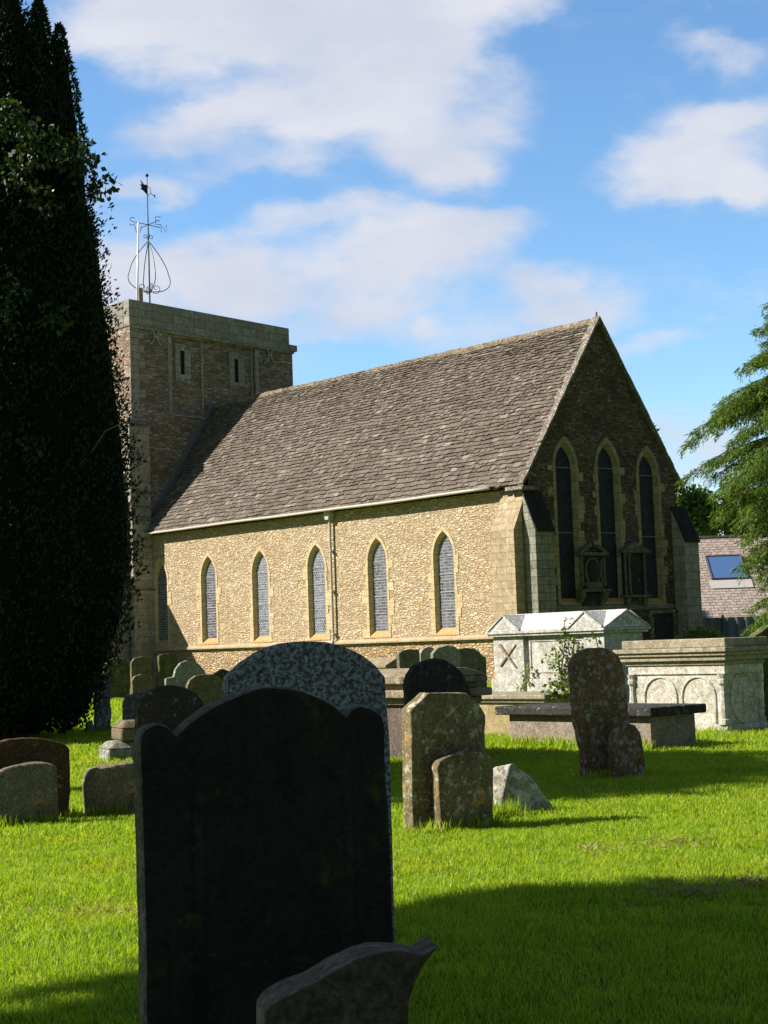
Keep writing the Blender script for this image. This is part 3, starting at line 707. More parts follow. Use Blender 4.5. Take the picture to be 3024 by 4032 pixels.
# compass arms and letters
ANG = {'S': R(180), 'N': R(0), 'E': R(-90), 'W': R(90)}
LET = {'N': [[(-.13,-.2),(-.13,.2),(.13,-.2),(.13,.2)]], 'E': [[(.13,.2),(-.13,.2),(-.13,-.2),(.13,-.2)], [(-.13,0),(.08,0)]],
       'W': [[(-.18,.2),(-.09,-.2),(0,.12),(.09,-.2),(.18,.2)]], 'S': [[(.13,.15),(.03,.2),(-.09,.17),(-.13,.09),(-.05,.01),(.06,-.03),(.13,-.1),(.08,-.18),(-.04,-.2),(-.14,-.14)]]}
mb = MB()
for k, a in ANG.items(): mb.tube([(0, 0, 22.98), (0.75*math.cos(a), 0.75*math.sin(a), 22.98)], 0.02, 5)
arms = mb.build("compass_arms", M['iron'], vane, VX)
for k, a in ANG.items():
    mb = MB(); ex = (math.cos(a), math.sin(a))
    for st in LET[k]: mb.tube([(ex[0]*0.93+p[0]*abs(math.cos(a)) if False else ex[0]*(0.93)+p[0]*0.80, ex[1]*0.93+p[0]*-0.60, 22.98+p[1]) for p in st], 0.02, 5)
    mb.build("letter", M['gold'], arms, VX)
mb = MB(); out_ = [(0.0, 25.06), (-0.22, 25.02), (-0.46, 25.22), (-0.36, 24.98), (-0.50, 24.97), (-0.36, 24.84), (-0.48, 24.76), (-0.25, 24.68), (0.0, 24.52)]
mb.add([(x*.95, x*.1-.008, z) for x, z in out_]+[(x*.95, x*.1+.008, z) for x, z in out_], [tuple(range(9)), tuple(range(17, 8, -1))]+[(i, i+9, (i+1) % 9+9, (i+1) % 9) for i in range(9)])
mb.build("banner", M['iron'], vane, VX)
mb = MB(); mb.tube([(0, 0, 25.0), (.16, 0, 24.92), (.21, 0, 24.75), (.15, 0, 24.58), (0, 0, 24.5)], 0.016, 5); mb.tube([(.2, 0, 24.66), (.42, 0, 24.56)], 0.016, 5); mb.tube([(.42, 0, 24.64), (.45, 0, 24.49)], 0.03, 5)
mb.build("pointer", M['iron'], vane, VX)
fp = MB(); fp.tube([(-0.09, 0.5, 18.0), (0.10, 0.5, 23.05)], [0.05, 0.04], 8); fpo = fp.build("flagpole", M['white'], None, TX, smooth=True)
tag(fpo, "slim white flagpole standing beside the vane on the tower", "flagpole")
fp = MB(); fp.box(0.05, 0.23, 0.42, 0.58, 18.0, 19.68); fp.prism([(0.05, 19.68), (0.23, 19.68), (0.14, 19.73)], 'y', .42, .58)
tag(fp.build("post", M['parapet'], None, TX), "short grey post at the foot of the white flagpole", "post")

# ------------------------------------------------------------------ wall monuments on the gable
wm_mat = stone_mat("pale_monument_stone", (0.16,0.15,0.12), (0.085,0.08,0.065), (0.26,0.27,0.23), 0.4, 0.2)
wm_dark = stone_mat("dark_monument_panel", (0.05,0.048,0.042), (0.03,0.028,0.026), (0.2,0.2,0.18), 0.05, 0.1)
def mono_thing(label, x, z):
    return thing("wall_monument", label, "wall monument", tuple(CX((x, -0.1, z))), "monuments on the gable wall")
m1 = mono_thing("carved oval wall monument with shelf between the left and middle gable windows", 3.05, 3.0)
mb = MB(); mb.box(2.58, 3.52, -0.08, 0.02, 3.45, 4.75); mb.build("panel", wm_dark, m1, CX)
mb = MB(); pts = [(3.02+0.37*math.cos(t), -0.12, 4.12+0.50*math.sin(t)) for t in np.linspace(0, 2*math.pi, 24, endpoint=False)]; mb.tube(pts, 0.055, 6, closed=True); mb.build("oval_frame", wm_mat, m1, CX, smooth=True)
mb = MB(); mb.ball((3.02, -0.06, 4.12), 0.33, 14, 8, 1.4); mb.build("oval_plate", wm_dark, m1, CX, smooth=True)
for x in (2.45, 3.62):
    mb = MB(); mb.tube([(x, -0.13, 3.55), (x, -0.13, 3.7), (x, -0.13, 4.5), (x, -0.13, 4.7)], [0.09, 0.06, 0.055, 0.09], 8); mb.build("column", wm_mat, m1, CX, smooth=True)
mb = MB(); mb.box(2.25, 3.82, -0.26, 0.0, 4.72, 4.84); mb.prism([(2.3, 4.84), (2.9, 5.22), (2.95, 5.1), (2.5, 4.84)], 'y', -0.22, -0.02); mb.prism([(3.8, 4.84), (3.3, 5.14), (3.2, 5.02), (3.6, 4.84)], 'y', -0.22, -0.02); mb.build("broken_pediment", wm_mat, m1, CX, bevel=.01)
mb = MB(); mb.box(2.25, 3.84, -0.30, 0.0, 3.33, 3.44); mb.box(2.62, 3.45, -0.2, 0.0, 3.44, 3.72); mb.build("shelf", wm_mat, m1, CX, bevel=.01)
for x in (2.38, 3.6):
    mb = MB(); mb.prism([(0.0, 3.33), (-0.26, 3.33), (-0.22, 3.12), (-0.08, 2.92), (0.0, 2.9)], 'x', x-0.12, x+0.12); mb.build("bracket", wm_mat, m1, CX, bevel=.02)
mb = MB(); mb.box(2.5, 3.45, -0.05, 0.0, 2.5, 3.3); mb.build("lower_panel", wm_dark, m1, CX)
m2 = mono_thing("tall wall monument with pointed pediment and column between the middle and right gable windows", 5.3, 3.0)
mb = MB(); mb.box(4.72, 5.9, -0.06, 0.0, 3.2, 4.9); mb.build("panel", wm_dark, m2, CX)
mb = MB(); mb.box(4.55, 6.08, -0.28, 0.0, 4.84, 4.94); mb.prism([(4.55, 4.94), (6.08, 4.94), (5.32, 5.32)], 'y', -0.26, 0.0); mb.build("pediment", wm_mat, m2, CX, bevel=.01)
for x in (4.78, 5.0, 5.84):
    mb = MB(); mb.tube([(x, -0.14, 3.22), (x, -0.14, 3.34), (x, -0.14, 4.6), (x, -0.14, 4.84)], [0.09, 0.05, 0.045, 0.10], 8); mb.build("column", wm_mat, m2, CX, smooth=True)
mb = MB(); mb.box(4.6, 6.02, -0.28, 0.0, 3.1, 3.2); mb.build("shelf", wm_mat, m2, CX, bevel=.01)
for x in (4.85, 5.78):
    mb = MB(); mb.prism([(0.0, 3.1), (-0.24, 3.1), (-0.2, 2.9), (-0.06, 2.65), (0.0, 2.62)], 'x', x-0.1, x+0.1); mb.build("bracket", wm_mat, m2, CX, bevel=.02)
m3 = mono_thing("low square framed wall monument under the right gable window", 6.8, 1.4)
mb = MB(); mb.box(6.1, 7.55, -0.07, 0.0, 1.2, 2.45); mb.build("panel", wm_dark, m3, CX)
mb = MB(); mb.box(6.0, 7.65, -0.16, 0.0, 2.45, 2.6); mb.box(6.05, 6.25, -0.12, 0.0, 1.2, 2.45); mb.box(7.4, 7.6, -0.12, 0.0, 1.2, 2.45); mb.build("frame", stone_mat("brown_frame_stone", (0.17,0.12,0.085), (0.09,0.065,0.05)), m3, CX, bevel=.01)

# ------------------------------------------------------------------ headstones
# outline of each face in metres (along the stone, height), position, turn in degrees, thickness
STONES = {
'front':([-0.388,5.003],24,0.1,[(-0.411,-0.12),(-0.41,0.827),(-0.41,1.081),(-0.412,1.235),(-0.413,1.325),(-0.409,1.364),(-0.397,1.386),(-0.375,1.397),(-0.351,1.401),(-0.325,1.394),(-0.308,1.378),(-0.295,1.363),(-0.269,1.387),(-0.234,1.412),(-0.192,1.438),(-0.143,1.461),(-0.093,1.48),(-0.05,1.494),(-0.007,1.501),(0.057,1.497),(0.129,1.481),(0.194,1.454),(0.241,1.424),(0.27,1.393),(0.285,1.413),(0.306,1.423),(0.327,1.426),(0.357,1.416),(0.383,1.403),(0.4,1.384),(0.406,1.36),(0.406,1.154),(0.409,0.948),(0.41,0.745),(0.411,0.542),(0.413,-0.12)]),
'frontfrag':([-0.11,3.671],14,0.14,[(-0.21,-0.12),(-0.198,0.804),(-0.183,0.821),(-0.148,0.842),(-0.083,0.865),(-0.033,0.889),(0.018,0.909),(0.069,0.921),(0.119,0.92),(0.15,0.913),(0.17,0.906),(0.21,0.925),(0.193,0.905),(0.169,0.878),(0.152,0.845),(0.135,0.799),(0.119,-0.12)]),
'lichen':([-0.386,7.495],26,0.09,[(-0.42,-0.12),(-0.408,1.264),(-0.401,1.472),(-0.39,1.496),(-0.368,1.517),(-0.312,1.56),(-0.244,1.601),(-0.176,1.629),(-0.107,1.642),(-0.03,1.648),(0.031,1.646),(0.1,1.638),(0.17,1.622),(0.239,1.598),(0.292,1.572),(0.336,1.542),(0.366,1.514),(0.386,1.486),(0.405,1.467),(0.411,1.43),(0.412,1.365),(0.416,1.284),(0.419,1.139),(0.42,0.979),(0.418,0.819),(0.412,-0.12)]),
'cham':([0.498,13.89],30,0.17,[(-0.392,-0.12),(-0.389,0.47),(-0.379,0.899),(-0.377,1.036),(-0.285,1.111),(-0.189,1.183),(0.001,1.18),(0.202,1.168),(0.278,1.106),(0.346,1.043),(0.392,0.967),(0.384,0.857),(0.38,0.562),(0.38,0.268),(0.375,-0.12)]),
'chamfoot':([0.553,13.903],30,0.12,[(-0.281,-0.12),(-0.278,0.459),(-0.289,0.56),(-0.251,0.615),(-0.155,0.653),(-0.051,0.666),(0.053,0.671),(0.175,0.658),(0.262,0.611),(0.289,0.558),(0.281,0.273),(0.27,-0.12)]),
'brown':([2.466,18.455],30,0.13,[(-0.305,-0.12),(-0.306,0.313),(-0.347,0.55),(-0.375,0.708),(-0.396,0.984),(-0.409,1.201),(-0.417,1.309),(-0.361,1.386),(-0.246,1.461),(-0.121,1.495),(0.029,1.496),(0.154,1.466),(0.251,1.395),(0.308,1.293),(0.329,1.172),(0.351,0.95),(0.373,0.669),(0.399,0.468),(0.417,0.267),(0.416,-0.12)]),
'brownfoot':([2.601,18.439],30,0.1,[(-0.214,-0.12),(-0.222,0.206),(-0.23,0.402),(-0.198,0.528),(-0.107,0.602),(0.007,0.623),(0.118,0.595),(0.182,0.526),(0.211,0.415),(0.228,0.275),(0.23,-0.12)]),
'brownback':([2.872,18.979],30,0.1,[(-0.089,-0.12),(-0.067,0.613),(-0.008,0.645),(0.041,0.597),(0.071,0.484),(0.087,0.32),(0.089,-0.12)]),
'dark':([0.689,21.538],33,0.16,[(-0.531,-0.12),(-0.52,0.815),(-0.528,1.061),(-0.476,1.216),(-0.404,1.303),(-0.25,1.377),(-0.069,1.405),(0.124,1.375),(0.262,1.302),(0.397,1.171),(0.475,1.018),(0.523,0.832),(0.531,-0.12)]),
'rect':([0.584,44.964],34,0.14,[(-0.356,-0.12),(-0.357,1.34),(-0.208,1.434),(0.065,1.45),(0.315,1.433),(0.357,1.317),(0.327,-0.12)]),
'pale':([1.17,47.483],34,0.14,[(-0.331,-0.12),(-0.275,1.301),(-0.158,1.448),(0.03,1.503),(0.196,1.467),(0.331,1.292),(0.323,-0.12)]),
'grey':([1.647,45.968],34,0.14,[(-0.523,-0.12),(-0.457,1.3),(-0.264,1.463),(0.058,1.527),(0.34,1.479),(0.517,1.347),(0.523,-0.12)]),
'green':([2.446,48.984],34,0.15,[(-0.691,-0.12),(-0.669,1.158),(-0.55,1.236),(-0.351,1.38),(-0.077,1.423),(0.195,1.399),(0.437,1.288),(0.549,1.154),(0.691,1.092),(0.673,-0.12)]),
'mossa':([-9.547,55.756],32,0.16,[(-0.461,-0.12),(-0.476,0.927),(-0.412,1.271),(-0.249,1.42),(0.015,1.47),(0.267,1.429),(0.425,1.294),(0.476,0.997),(0.453,-0.12)]),
'mossb':([-9.374,55.958],32,0.12,[(-0.216,-0.12),(-0.22,0.345),(-0.148,0.491),(0.015,0.57),(0.165,0.548),(0.22,0.433),(0.187,-0.12)]),
'roundc':([-9.219,59.376],32,0.14,[(-0.455,-0.12),(-0.452,1.244),(-0.313,1.421),(-0.005,1.479),(0.316,1.434),(0.442,1.281),(0.455,-0.12)]),
'roundd':([-7.941,51.387],32,0.14,[(-0.396,-0.12),(-0.412,0.729),(-0.314,0.863),(-0.084,0.928),(0.208,0.896),(0.388,0.78),(0.412,-0.12)]),
'mosse':([-8.278,59.49],32,0.16,[(-0.395,-0.12),(-0.358,1.48),(-0.233,1.533),(0.328,1.526),(0.395,1.444),(0.369,-0.12)]),
'palef':([-6.277,49.801],32,0.14,[(-0.82,-0.12),(-0.792,0.786),(-0.516,0.831),(-0.448,1.066),(-0.286,1.251),(-0.065,1.324),(0.145,1.303),(0.353,1.199),(0.523,0.991),(0.607,0.786),(0.808,0.73),(0.82,-0.12)]),
'roundg':([-4.636,40.016],32,0.14,[(-0.504,-0.12),(-0.498,0.747),(-0.427,0.889),(-0.256,0.996),(-0.01,1.029),(0.245,1.0),(0.414,0.923),(0.504,0.781),(0.503,-0.12)]),
'pointh':([-5.532,52.548],32,0.14,[(-0.394,-0.12),(-0.358,0.823),(0.021,1.0),(0.394,0.854),(0.389,-0.12)]),
'darki':([-2.674,19.498],30,0.14,[(-0.453,-0.12),(-0.45,0.941),(-0.432,1.021),(-0.327,1.129),(-0.167,1.2),(0.004,1.209),(0.165,1.184),(0.305,1.106),(0.405,1.0),(0.453,0.877),(0.447,-0.12)]),
'darki2':([-5.338,34.053],30,0.14,[(-0.37,-0.12),(-0.379,0.567),(-0.307,0.699),(-0.14,0.763),(0.139,0.78),(0.313,0.736),(0.379,0.563),(0.378,-0.12)]),
'slimj':([-5.994,33.198],30,0.15,[(-0.169,-0.12),(-0.166,0.768),(-0.079,1.099),(-0.013,1.18),(0.116,1.194),(0.169,1.02),(0.168,-0.12)]),
'chipj':([-6.137,32.464],30,0.12,[(-0.117,-0.12),(-0.043,0.225),(0.048,0.279),(0.104,0.15),(0.117,-0.12)]),
'fragl':([-2.77,16.028],20,0.22,[(-0.312,-0.12),(-0.329,0.17),(-0.332,0.321),(-0.305,0.41),(-0.263,0.465),(-0.189,0.486),(-0.004,0.501),(0.151,0.52),(0.26,0.529),(0.329,0.494),(0.332,-0.12)]),
'chunkl':([-2.677,16.25],18,0.18,[(-0.121,-0.12),(-0.104,0.096),(-0.038,0.138),(0.024,0.149),(0.077,0.126),(0.113,0.07),(0.121,-0.12)]),
'redm':([-3.595,15.736],22,0.15,[(-0.417,-0.12),(-0.409,0.707),(-0.386,0.75),(-0.312,0.781),(-0.179,0.813),(-0.045,0.824),(0.063,0.821),(0.179,0.801),(0.3,0.764),(0.375,0.73),(0.409,0.693),(0.417,0.553),(0.404,-0.12)]),
'tann':([-3.533,15.281],20,0.13,[(-0.33,-0.12),(-0.32,0.47),(-0.287,0.514),(-0.208,0.55),(-0.107,0.581),(-0.007,0.596),(0.095,0.6),(0.196,0.591),(0.268,0.574),(0.312,0.548),(0.324,0.299),(0.33,-0.12)]),
'ivyr':([6.711,27.66],30,0.2,[(-0.321,-0.12),(-0.28,0.963),(-0.294,1.32),(-0.446,1.514),(-0.321,1.603),(-0.118,1.696),(0.213,1.754),(0.446,1.598),(0.38,-0.12)]),
}
def headstone(key, name, label, mat, group=None, wear=0.006, bevel=0.012, lean=0.0, cat="headstone", edge=None):
    pos, yaw, th, prof = STONES[key]
    t = Vector((math.cos(R(yaw)), math.sin(R(yaw)), 0)); b = Vector((-math.sin(R(yaw)), math.cos(R(yaw)), 0))
    pts = []
    n = len(prof)
    for i in range(n):
        a, c = prof[i], prof[(i+1) % n]; l = math.hypot(c[0]-a[0], c[1]-a[1])
        k = max(1, int(l/0.045)) if i < n-1 else 1
        for j in range(k): pts.append((a[0]+(c[0]-a[0])*j/k, a[1]+(c[1]-a[1])*j/k))
    mb = MB(); o = Vector((pos[0], pos[1], 0)); m = len(pts)
    rnd = random.Random(key)
    sd = rnd.uniform(0, 50)
    def jig(p, q): return wear*mnoise.noise(Vector((p[0]*14+sd, p[1]*14, q)))+wear*1.5*mnoise.noise(Vector((p[0]*4+sd, p[1]*4, q)))
    fr = [Vector((p[0]+jig(p, 1), 0, p[1]+jig(p, 5))) for p in pts]; bk = [Vector((p[0]+jig(p, 1.5), th, p[1]+jig(p, 5.5))) for p in pts]
    mb.add(fr+bk, [tuple(range(m)), tuple(range(2*m-1, m-1, -1))]+[(i, i+m, (i+1) % m+m, (i+1) % m) for i in range(m)])
    ob = mb.build(name, mat, None, None, bevel=bevel)
    if edge:   # edge faces painted paler for the skylight they catch, and for lichen
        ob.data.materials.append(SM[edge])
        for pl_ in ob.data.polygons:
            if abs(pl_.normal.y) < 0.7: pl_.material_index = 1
    ob.location = o; ob.rotation_euler = (R(-lean), 0, R(yaw))
    tag(ob, label, cat, group); return ob

SM = {
 'edgeblk': stone_mat("skylit_slab_edge", (0.15,0.135,0.10), (0.085,0.075,0.055), (0.26,0.25,0.2), 0.4, 0.2),
 'edgefrag': stone_mat("skylit_frag_edge", (0.17,0.145,0.105), (0.10,0.085,0.062), (0.24,0.225,0.18), 0.25, 0.2),
 'black': stone_mat("blackened_mossy_slate", (0.032,0.028,0.019), (0.018,0.0165,0.012), (0.10,0.105,0.085), 0.0, 0.0, streak=0.5, grain=0.6, moss=0.18),
 'dkfrag': stone_mat("dark_weathered_slab", (0.105,0.085,0.055), (0.05,0.04,0.027), (0.13,0.13,0.11), 0.25, 0.2, moss=0.15),
 'lichen': stone_mat("white_lichen_stone", (0.12,0.115,0.10), (0.07,0.068,0.06), (0.46,0.49,0.50), 0.9, 0.2, sc=5.0),
 'cham': stone_mat("brown_green_lichened_stone", (0.235,0.18,0.095), (0.115,0.088,0.046), (0.50,0.49,0.38), 0.45, 0.45, orange=0.35, streak=0.4),
 'brown': stone_mat("rusty_brown_lichened_stone", (0.26,0.155,0.075), (0.12,0.075,0.042), (0.36,0.38,0.34), 0.42, 0.75, orange=0.1, sc=1.0, streak=0.5),
 'frag': stone_mat("white_grey_stone", (0.36,0.34,0.28), (0.17,0.155,0.12), (0.60,0.60,0.56), 0.75, 0.3, orange=0.3),
 'dark': stone_mat("dark_pitted_stone", (0.055,0.05,0.048), (0.028,0.026,0.025), (0.17,0.17,0.165), 0.3, 0.4, sc=1.3),
 'green': stone_mat("grey_green_stone", (0.17,0.165,0.115), (0.085,0.085,0.058), (0.30,0.32,0.26), 0.4, 0.3, moss=0.1),
 'pale': stone_mat("pale_grey_stone", (0.42,0.36,0.26), (0.28,0.24,0.17), (0.45,0.43,0.36), 0.4, 0.2),
 'moss': stone_mat("moss_covered_stone", (0.17,0.15,0.075), (0.09,0.075,0.04), (0.32,0.32,0.22), 0.2, 0.1, moss=0.75),
 'tan': stone_mat("tan_weathered_stone", (0.205,0.165,0.105), (0.12,0.095,0.06), (0.36,0.34,0.26), 0.3, 0.2, orange=0.1),
 'mossl': stone_mat("brown_mossy_stone", (0.19,0.165,0.09), (0.10,0.085,0.05), (0.30,0.30,0.22), 0.3, 0.15, moss=0.32),
 'greyl': stone_mat("grey_lichened_stone", (0.27,0.26,0.21), (0.16,0.155,0.12), (0.42,0.43,0.39), 0.6, 0.3),
 'darkbr': stone_mat("dark_brown_lichened_stone", (0.075,0.06,0.042), (0.036,0.03,0.022), (0.25,0.26,0.24), 0.12, 0.4),
 'red': stone_mat("red_brown_stone", (0.105,0.060,0.032), (0.055,0.034,0.019), (0.28,0.24,0.16), 0.1, 0.2, orange=0.3),
 'tann': stone_mat("grey_tan_rough_stone", (0.215,0.185,0.125), (0.12,0.10,0.066), (0.34,0.32,0.26), 0.25, 0.1, orange=0.12, bump=1.6),
 'slim': stone_mat("grey_white_lichen_stone", (0.19,0.19,0.15), (0.10,0.10,0.08), (0.46,0.48,0.46), 0.6, 0.4),
}
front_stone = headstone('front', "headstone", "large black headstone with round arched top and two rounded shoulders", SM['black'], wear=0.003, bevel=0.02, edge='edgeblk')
fs = STONES['front']
for s0, z1 in ((-0.235, 1.22), (0.262, 1.30)):
    mb = MB(); c_, s_ = math.cos(R(fs[1])), math.sin(R(fs[1]))
    mb.tube([(s0, 0.012, 0.0), (s0, 0.012, z1*0.5), (s0, 0.012, z1)], 0.022, 8); mo = mb.build("edge_moulding", SM['black'], None, None, smooth=True); mo.parent = front_stone
headstone('frontfrag', "headstone", "low dark headstone with swept pointed corner before the big black headstone", SM['dkfrag'], wear=0.008, bevel=0.02, edge='edgefrag')
headstone('lichen', "headstone", "tall round topped headstone mottled with white lichen behind the black headstone", SM['lichen'], wear=0.004)
headstone('cham', "headstone", "brown headstone with cut corners and a sunlit lichened edge", SM['cham'], wear=0.008, bevel=0.016)
headstone('brown', "headstone", "rusty brown round topped headstone leaning left with pale lichen spots", SM['brown'], wear=0.010, bevel=0.02)
for k, lab, mt, dz in (('chamfoot', "small footstone leaning against the cut cornered brown headstone", 'cham', 0.15), ('brownfoot', "small round footstone set against the front of the leaning rusty headstone", 'brown', 0.20), ('brownback', "narrow spotted stone sticking out behind the leaning rusty headstone", 'brown', -0.12)):
    ob = headstone(k, "footstone", lab, SM[mt], "small footstones", 0.008, 0.016, cat="footstone")
    yw = STONES[k][1]; ob.location = ob.location+Vector((math.sin(R(yw)), -math.cos(R(yw)), 0))*dz
headstone('dark', "headstone", "dark pitted round headstone behind the cut cornered brown one", SM['dark'], wear=0.008, bevel=0.03)
headstone('rect', "headstone", "square topped greenish headstone by the church wall", SM['green'])
headstone('pale', "headstone", "pale cream headstone by the church wall, beside the square topped one", SM['pale'])
headstone('grey', "headstone", "grey round topped headstone by the church wall, behind the shouldered green one", SM['greyl'])
headstone('green', "headstone", "green shouldered headstone with arched top left of the white roofed tomb", SM['green'])
headstone('mossa', "headstone", "headstone buried in dark moss beside the yew, farthest left by the tower", SM['moss'], wear=0.02, bevel=0.04)
headstone('mossb', "headstone", "very small mossy headstone low in the grass near the tower", SM['moss'], wear=0.015, bevel=0.03)
headstone('roundc', "headstone", "round topped mossy brown headstone right below the tower buttress", SM['mossl'])
headstone('roundd', "headstone", "low round headstone with a sunlit pale edge near the tower", SM['mossl'])
headstone('mosse', "headstone", "narrow square mossy headstone with sunlit edge below the first window", SM['moss'], wear=0.012)
headstone('palef', "headstone", "pale grey headstone with arched top and stepped shoulders below the windows", SM['greyl'])
headstone('roundg', "headstone", "ivy streaked brown round headstone left of the white lichened one", SM['mossl'])
headstone('pointh', "headstone", "headstone with a low pointed top peeping left of the white lichened one", SM['darkbr'])
headstone('darki', "headstone", "dark brown round headstone directly behind the black one's left shoulder", SM['darkbr'], wear=0.006)
headstone('darki2', "headstone", "grey flat arched headstone behind the dark brown round one", SM['slim'])
headstone('slimj', "headstone", "slim tall grey headstone standing beside the yew", SM['slim'], wear=0.012)
headstone('chipj', "headstone", "little white lichened stone at the foot of the yew", SM['slim'], wear=0.012)
headstone('fragl', "headstone", "broken thick tan headstone with a sloping top left of the black headstone", SM['tan'], wear=0.018, bevel=0.03)
headstone('chunkl', "stone_fragment", "small broken lump of stone against the broken tan headstone", SM['tan'], wear=0.02, bevel=0.03, cat="stone fragment")
headstone('redm', "headstone", "red brown headstone with curved top behind the rough tan one", SM['red'], wear=0.008, bevel=0.02)
headstone('tann', "headstone", "rough grey tan headstone in front of the red brown one", SM['tann'], wear=0.010, bevel=0.02)
headstone('ivyr', "headstone", "mossy brown sloping headstone at the right end of the arched panel tomb", SM['moss'], wear=0.02, bevel=0.03)

# leaning white fragment of a headstone
def fragment():
    mb = MB(); o = Vector((0.98, 14.75, 0))
    t = Vector((0.86, 0.5, 0)); b = Vector((-0.5, 0.86, 0)); z = Vector((0, 0, 1))
    F = [(-0.02, -0.1), (-0.02, 0.02), (0.035, 0.16), (0.10, 0.33), (0.155, 0.465), (0.20, 0.47), (0.26, 0.42), (0.34, 0.365), (0.42, 0.30), (0.48, 0.22), (0.545, 0.13), (0.60, 0.06), (0.61, -0.1)]
    vs = []
    for d, s in ((0.0, 1.0), (0.16, 0.93)):
        for i, (x, h) in enumerate(F):
            j = 0.012*mnoise.noise(Vector((x*12, h*12, d*9)))
            vs.append(o+t*(x*s-0.09*(d/0.16)*(1 if h > 0.1 else 0.4)+j)+b*(d+0.10*h)+z*(h*s+j))
    n = len(F)
    mb.add(vs, [tuple(range(n)), tuple(range(2*n-1, n-1, -1))]+[(i, i+n, (i+1) % n+n, (i+1) % n) for i in range(n)])
    ob = mb.build("stone_fragment", SM['frag'], None, None, bevel=0.018)
    tag(ob, "jagged white and grey stone fragment leaning in the sunlit grass", "stone fragment")
fragment()

# stepped base of a broken cross
def crossbase():
    root = thing("stepped_base", "two stepped stone base of a lost cross left of the dark round headstone", "stone base", (-4.0, 24.0, 0))
    for (x0, x1, z0, z1, m_, nm) in ((-0.32, 0.42, -0.1, 0.30, 'greyl', "lower_step"), (-0.12, 0.40, 0.30, 0.60, 'tan', "upper_step")):
        mb = MB(); c, s = math.cos(R(25)), math.sin(R(25))
        def xf(p): return Vector((-4.0+p.x*c-p.y*s, 24.1+p.x*s+p.y*c, p.z))
        mb.box(x0, x1, -0.1, 0.5, z0, z1-0.1); mb.add([(x0,-.1,z1-.1),(x1,-.1,z1-.1),(x1,.5,z1-.1),(x0,.5,z1-.1),(x0+.1,0,z1),(x1-.1,0,z1),(x1-.1,.4,z1),(x0+.1,.4,z1)], [(4,5,6,7),(0,1,5,4),(1,2,6,5),(2,3,7,6),(3,0,4,7)])
        st_ = mb.build(nm, SM[m_], root, xf, bevel=0.045); st_.modifiers[0].segments = 3
crossbase()

# ------------------------------------------------------------------ chest tombs (u runs west along the grave, v across it)
def frame(x, y):
    o = Vector((x, y, 0))
    return lambda p: o+U_*p[0]+V_*p[1]+Z_*p[2]
TM = {
 'low': stone_mat("brown_grey_tomb_side", (0.30,0.25,0.19), (0.19,0.155,0.12), (0.40,0.37,0.30), 0.3, 0.1),
 'slab': stone_mat("dark_slab_stone", (0.060,0.056,0.05), (0.03,0.028,0.026), (0.30,0.31,0.29), 0.2, 0.4, moss=0.1),
 'white': stone_mat("white_limestone", (0.50,0.475,0.43), (0.30,0.285,0.25), (0.66,0.65,0.62), 0.7, 0.1, orange=0.15, streak=0.25),
 'roofw': stone_mat("white_weathered_roof_stone", (0.66,0.65,0.63), (0.46,0.45,0.43), (0.72,0.72,0.70), 0.4, 0.0, streak=0.3, grain=1.6),
 'cream': stone_mat("cream_tomb_stone", (0.56,0.52,0.44), (0.33,0.30,0.245), (0.66,0.64,0.58), 0.7, 0.25, orange=0.22, streak=0.3),
 'buff': stone_mat("buff_cornice_stone", (0.36,0.31,0.21), (0.22,0.19,0.13), (0.42,0.40,0.32), 0.5, 0.3, orange=0.15, moss=0.05),
 'ochre': stone_mat("ochre_tomb_stone", (0.40,0.32,0.16), (0.27,0.21,0.105), (0.48,0.44,0.3), 0.4, 0.2, orange=0.3),
 'purple': stone_mat("purple_brown_tomb_side", (0.16,0.12,0.10), (0.09,0.07,0.06), (0.25,0.23,0.2), 0.2, 0.1),
 'lid': stone_mat("tan_moulded_lid", (0.33,0.26,0.17), (0.19,0.15,0.10), (0.42,0.37,0.27), 0.35, 0.15),
 'rust': stone_mat("rust_brown_carving", (0.40,0.31,0.215), (0.27,0.19,0.12), (0.3,0.25,0.18), 0.2, 0.0),
}
# low tomb with overhanging slab
F = frame(3.64, 22.39)
low = thing("chest_tomb", "low chest tomb with dark overhanging slab behind the leaning rusty headstone", "tomb", tuple(F((0, 0, 0))))
mb = MB(); mb.box(0, 2.70, 0, 0.92, -0.1, 0.475); mb.build("chest", TM['low'], low, F, bevel=0.012)
mb = MB(); mb.box(-0.12, 2.88, -0.12, 1.04, 0.48, 0.61); mb.build("slab", TM['slab'], low, F, bevel=0.025)

# arched panel tomb at the right
F = frame(5.39, 25.59)
t2 = thing("chest_tomb", "cream chest tomb with arched panels and stepped cornice at right", "tomb", tuple(F((0, 0, 0))))
mb = MB(); mb.box(-0.02, 1.98, -0.02, 0.96, -0.1, 0.14); mb.box(0.05, 1.92, 0.03, 0.90, 0.14, 1.10)
mb.box(-0.0, 1.96, -0.0, 0.94, 0.955, 1.10)
mb.build("chest", TM['cream'], t2, F, bevel=0.008)
for u0 in (0.55, 1.32):
    mb = MB(); pts = [(u0-0.33, 0.03, 0.16)]+[(u0+0.33*math.cos(t), 0.025, 0.58+0.33*math.sin(t)) for t in np.linspace(math.pi, 0, 16)]+[(u0+0.33, 0.03, 0.16)]
    mb.tube(pts, 0.022, 6); mb.build("arch_moulding", TM['cream'], t2, F, smooth=True)
mb = MB(); pts = [(0.045, 0.47+0.30*math.cos(t), 0.56+0.40*math.sin(t)) for t in np.linspace(0, 2*math.pi, 24, endpoint=False)]; mb.tube(pts, 0.02, 6, closed=True); mb.build("oval_moulding", TM['cream'], t2, F, smooth=True)
